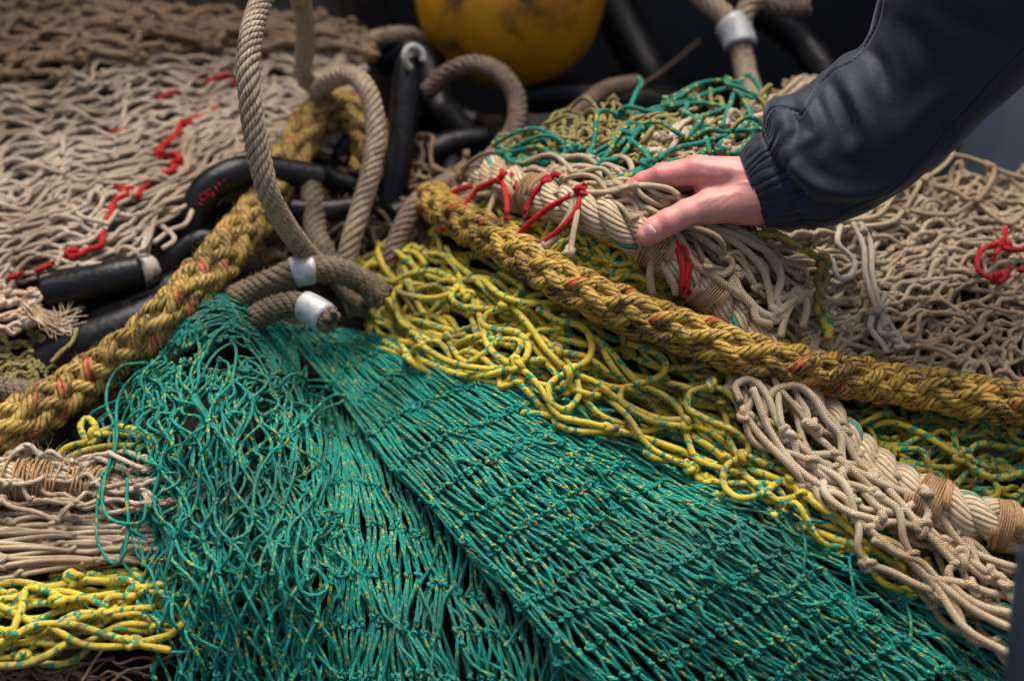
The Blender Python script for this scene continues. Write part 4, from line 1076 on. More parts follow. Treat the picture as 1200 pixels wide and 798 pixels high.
# ------------------------------------------------------------------ wire ropes, hoops and bars in the dark hollow
def mid_rope(label, pts, mat, Rr=0.0155, strands=6, pitch=0.066, d=True, seed=0, fz=260, name='wire_rope'):
    P = pline(pts, None, d)
    e = rope_thing(name, label, 'rope', 'grey wire core ropes', P)
    mb = MB(); laid_rope(mb, P, Rr, strands, pitch, seed, sides=7); mb.build('rope_strands', M[mat], e)
    mb = MB(); fuzz(mb, P, Rr, fz, 0.006, seed, 0.00025); mb.build('loose_fibres', M['frass'], e)
    return e, P


mid_rope('grey twisted rope standing up in a tall loop in front of the left mound', [(452, 352, 1.96), (425, 335, 1.92), (396, 322, 1.88), (370, 308, 1.83), (350, 286, 1.77), (332, 260, 1.72), (314, 225, 1.67), (302, 175, 1.65), (294, 125, 1.64), (291, 75, 1.64), (298, 25, 1.66), (318, -18, 1.70), (342, -22, 1.80), (354, 10, 1.92), (358, 50, 2.0), (355, 85, 2.06), (368, 100, 2.12), (392, 86, 2.16), (412, 62, 2.2), (440, 46, 2.25), (480, 42, 2.3), (505, 60, 2.36)], 'grope', 0.0138, seed=1)
mid_rope('pale grey twisted rope hanging between the yellow rope and the upright black bar', [(372, 108, 2.06), (392, 92, 2.02), (412, 88, 1.98), (428, 102, 1.96), (438, 130, 1.95), (440, 165, 1.94), (434, 205, 1.93), (424, 240, 1.93), (412, 280, 1.92), (405, 310, 1.92)], 'grope', 0.0140, seed=2)
mid_rope('brown twisted rope bent into a ring below the yellow buoy', [(500, 108, 2.16), (528, 84, 2.14), (560, 76, 2.12), (590, 90, 2.10), (606, 120, 2.09), (602, 152, 2.06), (580, 182, 2.03), (548, 205, 2.0), (515, 220, 1.96), (488, 240, 1.93), (470, 272, 1.92), (458, 310, 1.92), (452, 345, 1.95)], 'prope', 0.0145, seed=3)
mid_rope('grey brown rope end sticking into the olive netting left of the green cords', [(620, 172, 2.06), (650, 155, 2.08), (680, 128, 2.14), (710, 106, 2.2), (748, 98, 2.26)], 'prope', 0.014, seed=4)
e, P = mid_rope('fuzzy olive rope held by the upper silver sleeve beside the green net cap', [(270, 352, 1.80), (300, 338, 1.80), (328, 326, 1.79), (350, 318, 1.79), (385, 316, 1.80), (418, 326, 1.82), (450, 350, 1.83)], 'orope', 0.017, seed=5, fz=500)
def ferrule(e, P, i0, i1, Rr, mat='steel'):
    T, A, B = rope_frames(P)
    C = P[i0:i1]
    n = len(C)
    mb = MB()
    prof = np.concatenate([[Rr * 0.85], np.full(n - 2, Rr), [Rr * 0.85]])
    mb.tubes(C, prof, 24, rnd=np.array([.5]), cap=False)
    mb.tubes(C, prof - 0.0022, 24, rnd=np.array([.5]), cap=False)
    return mb.build('metal_sleeve', M[mat], e)
k = len(P); ferrule(e, P, int(k * .40), int(k * .55), 0.0195)
e, P = mid_rope('short olive rope with the lower silver sleeve on its end, beside the green net cap', [(300, 372, 1.76), (325, 360, 1.75), (348, 357, 1.74), (368, 364, 1.73), (388, 378, 1.72)], 'orope', 0.016, seed=6, fz=300)
k = len(P); ferrule(e, P, int(k * .60), int(k * .92), 0.0190)
mid_rope('dark olive rope crossing behind the two silver sleeves', [(360, 200, 2.0), (368, 240, 1.95), (372, 280, 1.92), (400, 330, 1.88), (430, 360, 1.86)], 'orope', 0.016, seed=7, fz=200)
e, P = mid_rope('twin rope eye held in a pale sleeve, hanging at top right behind the green cords', [(800, -25, 2.16), (822, -4, 2.15), (848, 18, 2.14), (864, 42, 2.13), (870, 66, 2.12), (876, 92, 2.10), (886, 122, 2.06), (892, 150, 2.0)], 'grope', 0.0165, seed=8)
k = len(P); ferrule(e, P, int(k * .36), int(k * .53), 0.0255, 'steel')
P2 = pline([(905, -20, 2.14), (885, 0, 2.14), (872, 18, 2.135), (868, 46, 2.13)], None, True)
mb = MB(); laid_rope(mb, P2, 0.015, 6, 0.075, 9, sides=7); mb.build('rope_strands', M['grope'], e)
P2 = pline([(846, -22, 2.2), (880, 0, 2.2), (915, 10, 2.2), (948, 8, 2.2)], None, True)
e = rope_thing('wire_rope', 'brown rope stub lying level at the top edge beside the black hose', 'rope', 'grey wire core ropes', P2)
mb = MB(); laid_rope(mb, P2, 0.014, 6, 0.075, 9, sides=7); mb.build('rope_strands', M['prope'], e)
P2 = pline([(820, 48, 2.5), (770, 88, 2.35), (730, 110, 2.25), (690, 128, 2.16), (640, 150, 2.1), (600, 160, 2.08)], None, True)
mb = MB(); mb.tubes(P2, 0.0022, 7, rnd=np.array([.4])); tag(mb.build('thin_line', M['prope']), 'thin brown line slanting down from the top right to the olive netting', 'cord')


M['worn_tip'] = simple_mat('worn_bar_tip', (0.02, 0.02, 0.022), (0.42, 0.36, 0.30), 45.0, 0.6, 0.45, 0.6)
def bar(label, pts, Rr, ends=(), name='rubber_hoop', cat='rubber hoop', group='black rubber covered hoops', bumps=0.0):
    P = pline(pts, None, True)
    e = rope_thing(name, label, cat, group, P)
    n = len(P); mb = MB()
    rr_ = np.full(n, Rr)
    for q in (0, 1, 2):
        f = [0.55, 0.85, 0.97][q]
        rr_[q] = Rr * f; rr_[-1 - q] = Rr * f
    mb.tubes(P, rr_, 24, rnd=np.array([.5]), cap=True)
    mb.build('rubber_cover', M['rubber'], e)
    for (i0, i1, mt) in ends:
        a, b = int(n * i0), int(n * i1); mb = MB()
        mb.tubes(P[a:b], Rr * 1.06, 24, rnd=np.array([.5]), cap=True)
        mb.build('end_ring', M[mt], e)
    return e, P


bar('upright black rubber bar with a worn white top, left of the brown ring rope', [(455, 262, 2.02), (462, 220, 2.02), (470, 170, 2.02), (474, 120, 2.03), (478, 85, 2.04), (484, 66, 2.06)], 0.0200)
mb = MB()
C = Wd(485, 68, 2.02); th = np.linspace(-0.3, 4.4, 50)
ax = unit(R * 0.85 + F * 0.5); ay = unit(U)
mb.tubes(C + 0.016 * (np.cos(th)[:, None] * ax * 0.9 - np.sin(th)[:, None] * -ay), 0.0052, 9, rnd=np.array([.5]))
tag(mb.build('white_ring', M['white_ring']), 'worn white ring capping the upright black bar', 'ring')
bar('black rubber bar lying level behind the upright one', [(470, 205, 2.1), (500, 182, 2.1), (535, 168, 2.12), (575, 165, 2.14)], 0.021)
bar('black rubber hoop arching behind the upright bar below the buoy', [(440, 75, 2.3), (470, 62, 2.3), (498, 72, 2.3), (508, 105, 2.28), (520, 135, 2.26), (560, 150, 2.26)], 0.026)
bar('curved black hoop with faded red marks in front of the pale mound', [(236, 296, 1.93), (228, 262, 1.92), (240, 226, 1.92), (268, 206, 1.93), (300, 200, 1.95), (340, 205, 1.97), (380, 212, 1.99)], 0.022)
# faded red lettering on that hoop
Np = [(236, 232), (243, 224), (250, 219), (262, 211)]
mbx = MB()
segs = [[(229, 236), (238, 241)], [(234, 229), (239, 226), (243, 230), (239, 235), (234, 233), (234, 229)], [(246, 222), (242, 225), (244, 229), (249, 226), (251, 229), (247, 232)], [(252, 218), (255, 225)], [(256, 214), (258, 219)], [(262, 211), (264, 211)], [(266, 217), (267, 217)]]
for sg in segs:
    L_ = cr([(a, b, 1.905) for a, b in sg], 12) if len(sg) > 2 else np.array([(sg[0][0], sg[0][1], 1.905), (sg[1][0], sg[1][1], 1.905)], float)
    mbx.tubes(Wd(L_[:, 0], L_[:, 1], L_[:, 2] - 0.007), 0.0010, 5, rnd=np.array([.5]))
hoop = [o for o in bpy.data.objects if o.get('label', '').startswith('curved black hoop')][0]
mbx.build('red_lettering', M['red'], hoop)
bar('black bar lying between the yellow rope and the upright grey loop', [(338, 246, 1.95), (370, 248, 1.95), (400, 246, 1.96), (440, 238, 1.98)], 0.0165)
bar('short black bar with a worn pale tip under the edge of the pale mound', [(50, 345, 1.83), (90, 336, 1.83), (130, 326, 1.83), (168, 318, 1.84)], 0.0225, ends=())
mb = MB(); P = pline([(165, 319, 1.84), (176, 316, 1.845), (183, 314, 1.85)], 8, True); mb.tubes(P, [0.0228, 0.0230, 0.0229, 0.0225, 0.0215, 0.0205, 0.018, 0.014], 20, rnd=np.array([.5]))
b_ = [o for o in bpy.data.objects if o.get('label', '').startswith('short black bar')][0]
mb.build('bar_tip', M['worn_tip'], b_)
bar('black bar tucked behind the fuzzy yellow rope at left', [(110, 376, 1.85), (150, 360, 1.85), (205, 338, 1.86), (260, 314, 1.88)], 0.022)
bar('wide black rubber bar along the underside of the fuzzy yellow rope at left', [(50, 430, 1.82), (90, 408, 1.82), (150, 384, 1.83), (220, 350, 1.86)], 0.030)
bar('black hoop in the hollow between pale mound and grey loop rope', [(195, 335, 1.90), (208, 302, 1.90), (235, 282, 1.91), (262, 290, 1.92), (275, 320, 1.92)], 0.016)
bar('black hoop leaning against the upright bar from the left, behind the pale rope', [(395, 190, 2.08), (410, 170, 2.08), (430, 165, 2.09), (448, 185, 2.09), (455, 220, 2.07), (440, 250, 2.04)], 0.017)
bar('glossy black hoop low in the hollow right of the upright bar', [(455, 255, 2.0), (480, 245, 2.02), (510, 225, 2.06), (530, 200, 2.1), (520, 178, 2.14)], 0.018)
bar('black bar slanting behind the tall grey rope loop, above the lettered hoop', [(355, 180, 2.1), (375, 200, 2.08), (400, 215, 2.06), (430, 220, 2.05)], 0.019)
bar('short black bar stub between the brown ring rope and the buoy', [(508, 120, 2.28), (530, 140, 2.24), (556, 170, 2.18), (575, 190, 2.14)], 0.022)
bar('black bar at the left edge below the frayed cord end', [(-20, 395, 1.86), (20, 388, 1.86), (62, 380, 1.87), (105, 366, 1.89)], 0.018)
bar('thick black hose curving behind the jacket sleeve', [(885, 8, 2.3), (912, 28, 2.3), (940, 52, 2.3), (965, 85, 2.28), (985, 125, 2.26)], 0.026, name='rubber_hose', cat='hose', group='black hoses')
bar('thick black hose slanting down right of the yellow buoy', [(700, -40, 2.6), (725, 20, 2.58), (752, 70, 2.55), (775, 112, 2.5), (800, 145, 2.4)], 0.040, name='rubber_hose', cat='hose', group='black hoses')
bar('dark hose lying along the back of the pile under the buoy', [(600, 120, 2.36), (640, 112, 2.36), (700, 118, 2.36), (760, 122, 2.34), (800, 132, 2.3)], 0.03, name='rubber_hose', cat='hose', group='black hoses')
mb = MB()
q = patch([[(655, 145, 30), (655, 158, 30)], [(690, 138, 30), (688, 150, 30)]])
P = pline([(652, 150, 2.03), (668, 146, 2.02), (684, 143, 2.02)], 14, True)
mb.tubes(P, 0.012 * np.array([.5, .8, 1, 1.05, 1, .95, 1, 1.02, 1, 1, .95, .9, .8, .5]), 16, rnd=np.array([.5]))
tag(mb.build('pale_plastic_piece', M['white_ring']), 'small pale plastic piece half buried in the olive netting below the buoy', 'scrap')

# grey old rope at the left edge under the yellow rope
mid_rope('grey fuzzy rope scrap at the left edge above the braided yellow rope', [(-40, 440, 1.80), (0, 452, 1.78), (40, 462, 1.77), (85, 450, 1.80), (120, 440, 1.84)], 'orope', 0.017, seed=12, fz=500)

# twigs of yellow and brown net in the hollow
mb = MB()
q = patch([[(0, 390, -6), (0, 450, -6)], [(70, 390, -10), (70, 440, -10)], [(150, 370, -20), (150, 420, -20)]])
net(mb, q, 6, 8, 0.0028, 171, jit=(8, 7, 5), slack=1.5, tn=0.6, mid=5, sides=6, lift=0)
cords(mb, [[(60, 425, 26), (72, 412, 28), (84, 402, 28), (90, 385, 26)]], 0.003, 3)
tag(mb.build('olive_net', M['olive']), 'dark olive netting in the gap left of the black bars at the left edge', 'fishing net')
mb = MB()
q = patch([[(380, 140, -6), (330, 200, -6), (300, 300, -10)], [(440, 160, -6), (420, 240, -10), (400, 330, -10)], [(520, 190, -6), (500, 260, -10), (440, 340, -10)], [(590, 190, -6), (540, 230, -10), (520, 250, -10)]])
net(mb, q, 12, 12, 0.0034, 172, jit=(10, 9, 6), slack=1.5, tn=0.6, mid=6, sides=6, lift=-18)
tag(mb.build('brown_net', M['brown']), 'dark brown netting deep in the hollow among the black bars and ropes', 'fishing net')
mb = MB()
cords(mb, [[(395, 330, 0), (408, 345, 12), (418, 352, 20), (428, 352, 22), (440, 350, 22)], [(410, 375, 10), (412, 360, 18), (418, 350, 22)]], 0.0036, 77, sides=8, knots=[(418, 350, 22)])
tag(mb.build('cord_scrap', M['olive']), 'dull yellow cord scrap poking out left of the yellow net', 'cord')
# yellow bit under the fuzzy rope next to the green net's open loops
mb = MB()
cords(mb, [[(60, 548, -4), (76, 526, 14), (100, 518, 24), (125, 508, 24), (170, 512, 24), (190, 520, 20)], [(100, 515, 24), (94, 500, 26), (102, 490, 26), (112, 500, 26), (110, 515, 24)], [(70, 552, -4), (86, 534, 14), (120, 524, 24), (180, 522, 20)], [(118, 506, 26), (140, 500, 28), (165, 506, 26), (185, 516, 22)]], 0.0042, 78, sides=9, knots=[(110, 512, 26)])
tag(mb.build('knotted_twine', M['yellow']), 'yellow cord knot showing behind the open green meshes, under the fuzzy yellow rope', 'cord')

# ------------------------------------------------------------------ buoy
C = Wd(598, -8, 2.34); Rb = 0.157
mb = MB()
th = np.linspace(0.0, pi, 65)[:, None]; ph = (np.arange(96) / 96 * 2 * pi)[None]
rad = Rb * (1 + 0.008 * np.exp(-((th - pi / 2) / 0.03) ** 2) + 0 * ph)
V = np.stack([rad * np.sin(th) * np.cos(ph), rad * np.sin(th) * np.sin(ph), rad * np.cos(th)], -1)
tilt = np.array(Matrix.Rotation(0.5, 3, 'X') @ Matrix.Rotation(0.4, 3, 'Y'))
V = V @ tilt.T + C
mb.grid(V, closed_j=True, flip=True)
b_ = mb.build('buoy', M['buoy']); tag(b_, 'round yellow buoy stained with dark dirt at the back of the pile', 'buoy')
mb = MB()
lp = np.stack([np.zeros(30), 0.03 * np.cos(np.linspace(0, 2 * pi, 30)), Rb + 0.012 + 0.03 * np.sin(np.linspace(0, 2 * pi, 30))], 1) @ tilt.T + C
mb.tubes(lp, 0.010, 10, rnd=np.array([.5]), cap=False); mb.build('lifting_eye', M['buoy'], b_)
# ------------------------------------------------------------------ person: right hand reaching in from the right, dark jacket sleeve
HD = 1.650          # distance of the wrist; the hand is built in millimetres around it


def HW(p):
    p = np.asarray(p, float)
    return Wd(p[..., 0], p[..., 1], HD - p[..., 2] * 0.001)


# tapered capsules: (x,y,z,r) -> (x,y,z,r), blend
CAPS = [((985, 178, 26, 28), (925, 214, 20, 30), 10), ((925, 214, 20, 30), (886, 223, 16, 32), 10), ((885, 208, 14, 25), (884, 236, 16, 26), 10),
        ((882, 206, 16, 22), (817, 200, 14, 17.5), 9), ((884, 210, 2, 21), (822, 205, -4, 15), 8), ((886, 214, -10, 20), (830, 212, -20, 14), 8), ((890, 220, -20, 17), (840, 222, -34, 12), 8),
        ((816, 200, 14, 17.2), (777, 206, 10, 14.2), 5), ((777, 206, 10, 14.2), (755, 213, 0, 11.8), 3), ((754, 212, 0, 11.0), (738, 222, -8, 9.6), 3),
        ((822, 207, -6, 14), (786, 219, -15, 11.8), 5), ((786, 219, -15, 11.8), (764, 226, -24, 10), 3), ((764, 226, -24, 10), (746, 234, -34, 9), 3),
        ((830, 214, -22, 13), (799, 229, -34, 10.8), 5), ((799, 229, -34, 10.8), (781, 236, -46, 9.4), 3), ((781, 236, -46, 9.4), (766, 243, -56, 8.4), 3),
        ((840, 224, -36, 11), (815, 237, -49, 9.2), 5), ((815, 237, -49, 9.2), (802, 244, -58, 8.2), 3), ((802, 244, -58, 8.2), (792, 250, -66, 7.4), 3),
        ((882, 236, 20, 27), (836, 241, 26, 20.5), 9), ((836, 241, 26, 20.5), (806, 250, 32, 16.5), 7), ((806, 250, 32, 16.5), (784, 260, 34, 15.4), 4),
        ((784, 260, 34, 15.4), (768, 269, 33, 14.8), 4), ((768, 269, 33, 14.8), (759, 276, 31, 13.2), 4),
        ((862, 240, 6, 24), (826, 236, 2, 14), 9), ((850, 226, 10, 18), (826, 222, 10, 11), 9)]


def sdf(p):
    d = None
    for (a, b, k) in CAPS:
        A = np.array(a[:3], float); B = np.array(b[:3], float); ab = B - A
        t = np.clip(((p - A) @ ab) / (ab @ ab), 0, 1)
        q = np.linalg.norm(p - A - t[..., None] * ab, axis=-1) - (a[3] + (b[3] - a[3]) * t)
        if d is None:
            d = q
        else:
            h = np.clip(0.5 + 0.5 * (d - q) / k, 0, 1)
            d = d * (1 - h) + q * h - k * h * (1 - h)
    # skin relief: tendons over the back of the hand, creases at the thumb joint
    return d


def relief(p):
    """outward offset in mm"""
    o = np.zeros(len(p))

    def seg(a, b, w, amp):
        A = np.array(a, float); B = np.array(b, float); ab = B - A
        t = np.clip(((p - A) @ ab) / (ab @ ab), 0, 1)
        return amp * np.exp(-(np.linalg.norm(p - A - t[:, None] * ab, axis=1) / w) ** 2)
    o += seg((872, 200, 40), (820, 192, 32), 4, 0.9)
    o += seg((866, 226, 42), (820, 236, 46), 5, 1.0)
    o += seg((880, 214, 46), (846, 214, 40), 2.2, 0.7) + seg((846, 214, 40), (824, 204, 34), 2.0, 0.6) + seg((886, 240, 50), (850, 246, 50), 2.2, 0.6)
    o += seg((852, 212, 34), (836, 222, 30), 7, -1.8)
    o += seg((816, 186, 22), (812, 190, 28), 7, 1.2)
    o += seg((783, 252, 46), (788, 268, 47), 8, 0.6)
    o += seg((772, 194, 14), (770, 200, 20), 6, 0.9)
    # creases across the thumb joint
    ax = np.array([-0.80, 0.58, -0.05]); ax /= np.linalg.norm(ax)
    t = (p - np.array([785, 260, 34.0])) @ ax
    near = np.exp(-((p - np.array([785, 258, 46.0])) ** 2).sum(1) / 150.0)
    o -= 0.55 * near * np.maximum(0, np.sin(t * 2 * pi / 3.6 + 0.25 * p[:, 1])) ** 2
    near = np.exp(-((p - np.array([773, 200, 20.0])) ** 2).sum(1) / 110.0)
    o -= 0.4 * near * np.maximum(0, np.sin(p[:, 0] * 2 * pi / 3.4)) ** 2
    near = np.exp(-((p - np.array([842, 226, 34.0])) ** 2).sum(1) / 420.0)
    o -= 0.5 * near * np.maximum(0, np.sin((p[:, 0] * 0.55 + p[:, 1] * 0.8) * 2 * pi / 6.5)) ** 2
    o += 0.05 * np.sin(p[:, 0] * 0.9 + 1.7 * np.sin(p[:, 1] * .31)) * np.sin(p[:, 1] * 1.1)
    return o


def surface_nets(lo, hi, st):
    g = [np.arange(lo[k], hi[k], st) for k in range(3)]
    X = np.stack(np.meshgrid(*g, indexing='ij'), -1)
    S = np.concatenate([sdf(X[i:i + 16]) for i in range(0, X.shape[0], 16)], 0)
    ins = S < 0
    n = np.array(S.shape) - 1
    acc = np.zeros(tuple(n) + (3,)); cnt = np.zeros(tuple(n))
    base = np.stack(np.meshgrid(*[np.arange(m) for m in n], indexing='ij'), -1).astype(float)
    cs = [(0, 0, 0), (1, 0, 0), (0, 1, 0), (1, 1, 0), (0, 0, 1), (1, 0, 1), (0, 1, 1), (1, 1, 1)]

    def sl(A, c):
        return A[c[0]:c[0] + n[0], c[1]:c[1] + n[1], c[2]:c[2] + n[2]]
    for a in range(8):
        for b in range(a + 1, 8):
            ca, cb = cs[a], cs[b]
            if sum(abs(ca[k] - cb[k]) for k in range(3)) != 1:
                continue
            x = sl(ins, ca) != sl(ins, cb)
            sa, sb = sl(S, ca), sl(S, cb)
            t = np.where(x, sa / np.where(x, sa - sb, 1), 0)
            pt = base + np.array(ca) + t[..., None] * (np.array(cb) - np.array(ca))
            acc += np.where(x[..., None], pt, 0); cnt += x
    act = cnt > 0
    idx = -np.ones(act.shape, int); idx[act] = np.arange(act.sum())
    V = acc[act] / cnt[act][:, None] * st + np.array(lo)
    Q = []
    for ax in range(3):
        o1, o2 = [(1, 2), (2, 0), (0, 1)][ax]
        s0 = [slice(1, -1)] * 3; s0[ax] = slice(0, -1); s1 = list(s0); s1[ax] = slice(1, None)
        a = ins[tuple(s0)]; b = ins[tuple(s1)]
        ch = np.argwhere(a != b)
        if not len(ch):
            continue
        inside_first = a[a != b]
        c = ch.copy()
        for k in range(3):
            if k != ax:
                c[:, k] += 1

        def I(d1, d2):
            e = c.copy(); e[:, o1] -= d1; e[:, o2] -= d2
            return idx[e[:, 0], e[:, 1], e[:, 2]]
        q = np.stack([I(1, 1), I(0, 1), I(0, 0), I(1, 0)], 1)
        q[~inside_first] = q[~inside_first][:, ::-1]
        Q.append(q)
    return V, np.vstack(Q)


N = NT('skin'); ob = N.obj(); rn = N.attr('rnd')
col = N.mix(N.ramp(N.noise(ob, 35.0, 4.0, 0.6), 0.3, 0.7), (0.54, 0.225, 0.19), (0.62, 0.29, 0.245))
col = N.mix(N.math('MULTIPLY', rn, 0.75), col, (0.62, 0.17, 0.16))
col = N.mix(N.math('MULTIPLY', N.ramp(N.noise(ob, 260.0, 3.0, 0.6), 0.5, 0.8), 0.35), col, (0.42, 0.13, 0.11))
nb = N.bump(N.noise(ob, 420.0, 3.0, 0.6), 0.0006, 0.45)
vor = N.n.new('ShaderNodeTexVoronoi'); vor.inputs['Scale'].default_value = 620.0; vor.feature = 'DISTANCE_TO_EDGE'; N.lk(ob, vor.inputs['Vector'])
nb = N.bump(vor.outputs['Distance'], 0.0006, 0.4, nb)
N.b.inputs['Subsurface Weight'].default_value = 0.25
N.b.inputs['Subsurface Radius'].default_value = (0.006, 0.002, 0.0012)
N.b.inputs['Subsurface Scale'].default_value = 0.6
M['skin'] = N.out(col, 0.48, nb, Specular_IOR_Level=0.4)
N = NT('nail'); rn = N.attr('rnd'); ob = N.obj()
col = N.mix(rn, (0.66, 0.28, 0.27), (0.74, 0.50, 0.46))
M['nail'] = N.out(col, 0.28, N.bump(N.noise(ob, 150.0, 2.0), 0.0003, 0.5), Specular_IOR_Level=0.5, Coat_Weight=0.3)

person = empty('person', HW((930, 215, 20)))
tag(person, "person in a dark navy jacket reaching in from the right, hand pressed on the ropes", 'person')
V, Q = surface_nets((722, 158, -76), (1030, 292, 82), 1.25)
# smooth normals from the field, then relief
e_ = 0.6
G = np.stack([sdf(V + np.eye(3)[k] * e_) - sdf(V - np.eye(3)[k] * e_) for k in range(3)], 1); G = unit(G)
V = V - G * sdf(V)[:, None]
V = V + G * relief(V)[:, None]
redness = np.clip(np.exp(-((V - (755, 276, 36)) ** 2).sum(1) / 260) * 0.6 + np.exp(-((V - (742, 225, 0)) ** 2).sum(1) / 700) * 1.0 + np.exp(-((V - (816, 190, 22)) ** 2).sum(1) / 180) * 0.6
                  + np.exp(-((V - (784, 258, 44)) ** 2).sum(1) / 120) * 0.45 + np.exp(-((V - (772, 196, 18)) ** 2).sum(1) / 150) * 0.45 + np.exp(-((V - (780, 205, 12)) ** 2).sum(1) / 900) * 0.35, 0, 1)
mb = MB(); mb.add(HW(V), Q, np.zeros((len(Q), 4, 2)), redness)
mb.build('hand', M['skin'], person)
# thumb nail: laid on the thumb tip
ax = np.array([-0.80, 0.60]); bx = np.array([0.60, 0.80])
na, nbn = 26, 22
Pn = []; lun = []
cen = np.array([757.5, 274.0])
for i in range(na):
    a = i / (na - 1) * 2 - 1
    for j in range(nbn):
        b = j / (nbn - 1) * 2 - 1
        wdt = 8.6 * (1 - 0.10 * max(0, a)) * math.sqrt(max(0.0, 1 - max(0, abs(a) - 0.35) ** 2 / 0.62))
        xy = cen + ax * a * 10.5 + bx * b * wdt
        p = np.array([xy[0], xy[1], 70.0])
        for _ in range(60):
            dd = float(sdf(p[None])[0])
            if dd < 0.05:
                break
            p[2] -= max(dd * 0.9, 0.05)
        edge = max(abs(a), abs(b))
        p[2] += 1.0 - (1.2 if edge > 0.99 else 0.0)
        Pn.append(p); lun.append(max(float(np.clip((-a - 0.45 - 0.25 * b * b) * 6, 0, 1)) * 0.9, float(np.clip((a - 0.86) * 12, 0, 1)) * 0.8))
mb = MB(); mb.grid(HW(np.array(Pn)).reshape(na, nbn, 3), flip=False)
mb.r = [np.array(lun)]
mb.build('thumbnail', M['nail'], person)

# ---- sleeve
top = [(866, 183), (876, 166), (894, 148), (903, 122), (932, 108), (956, 92), (984, 68), (1010, 52), (1023, 25), (1031, -10), (1050, -70), (1085, -150)]
bot = [(898, 268), (918, 269), (950, 267), (978, 261), (1008, 252), (1038, 237), (1075, 212), (1110, 182), (1150, 146), (1192, 107), (1262, 50), (1345, -20)]
lft = [16, 16, 18, 22, 26, 30, 36, 42, 50, 58, 72, 90]
NSs, NTh = 340, 420
st = np.array([t + b + (l,) for t, b, l in zip(top, bot, lft)], float)
x = np.linspace(0, 1, NSs) * (len(st) - 1)
i, w = crw(x / (len(st) - 1), len(st))
E = np.vstack([2 * st[0] - st[1], st, 2 * st[-1] - st[-2]])
S5 = sum(w[:, a][:, None] * E[i + a] for a in range(4))
S5 = np.stack([np.convolve(np.pad(S5[:, k], 6, 'edge'), np.ones(13) / 13, 'valid') for k in range(5)], 1)
tc, bc, lc = S5[:, :2], S5[:, 2:4], S5[:, 4]
cc = (tc + bc) / 2; hw = (tc - bc) / 2
hwl = np.linalg.norm(hw, axis=1)
theta = np.arange(NTh) / NTh * 2 * pi        # 0 = top outline, pi/2 = towards the viewer, pi = bottom outline
ct, sn = np.cos(theta)[None], np.sin(theta)[None]
depth = hwl * np.interp(x, [0, 2, 5, 12], [0.72, 0.78, 0.72, 0.75])
Vx = cc[:, None, 0] + hw[:, None, 0] * ct
Vy = cc[:, None, 1] + hw[:, None, 1] * ct
Vz = lc[:, None] + depth[:, None] * sn * (1 + 0.0 * ct)
Vs = np.stack([Vx, Vy, Vz], -1)
# outward normals
def gnorm(V):
    du = np.gradient(V, axis=0); dv = (np.roll(V, -1, 1) - np.roll(V, 1, 1)) / 2
    n = np.cross(dv, du); return unit(n)
Nn = gnorm(Vs)
if (Nn[NSs // 2, NTh // 4, 2]) < 0:
    Nn = -Nn
XX = np.broadcast_to(x[:, None], (NSs, NTh)); TT = np.broadcast_to(theta[None], (NSs, NTh))
disp = np.zeros((NSs, NTh))
rng = np.random.RandomState(5)
# gathered cuff: sharp little pleats
ph = TT * 34 + 1.6 * np.sin(TT * 5 + 1) + 1.1 * np.sin(TT * 11 + XX * 1.3) + 0.6 * np.sin(TT * 3)
pl = np.abs(np.sin(ph / 2 * 1.0)) ** 0.7
amp = np.interp(XX, [0, 0.1, 0.5, 1.5, 1.9, 2.1, 3.0, 3.6], [0.25, 0.8, 1.7, 2.0, 2.2, 2.2, 0.5, 0.0]) * (0.5 + 0.5 * (0.5 + 0.5 * np.sin(TT * 7 + 2) * np.sin(TT * 3.3 + 4)))
disp += amp * (pl - 0.6)
ph2 = TT * 19 + 2.2 * np.sin(TT * 4 + 2) + XX * .8
disp += np.interp(XX, [1.5, 2.0, 2.6, 3.6, 4.4], [0, 1.8, 1.8, 0.6, 0]) * (np.abs(np.sin(ph2 / 2)) - 0.5)
# seam groove where the cuff is sewn on, and the puff of cloth beyond it
disp -= 2.6 * np.exp(-((XX - 1.78) / 0.10) ** 2)
disp += 3.5 * np.exp(-((XX - 2.9) / 0.6) ** 2)
disp -= 0.8 * np.exp(-((XX - 0.14) / 0.05) ** 2)

PX, PY = Vs[..., 0], Vs[..., 1]


def fold(poly, amp, wdt, wl=None, front=True):
    """a fold line given as points on the sleeve; amp mm, tapering to both ends"""
    q = cr(np.array(poly, float), 60)
    dmin = np.full(PX.shape, 1e9); tt = np.zeros(PX.shape)
    for k in range(len(q)):
        d_ = (PX - q[k, 0]) ** 2 + (PY - q[k, 1]) ** 2
        m_ = d_ < dmin; dmin[m_] = d_[m_]; tt[m_] = k / (len(q) - 1)
    dd = np.sqrt(dmin) / 0.78
    prof = np.exp(-(dd / wdt) ** 2) - 0.22 * np.exp(-((dd - wdt * 1.9) / (wdt * 0.9)) ** 2)
    tp_ = np.sin(np.clip(tt, 0.02, 0.98) * pi) ** 0.6
    side = 1 / (1 + np.exp(-(np.sin(TT)) * 12)) if front else 1 / (1 + np.exp((np.sin(TT)) * 12))
    return amp * prof * tp_ * side


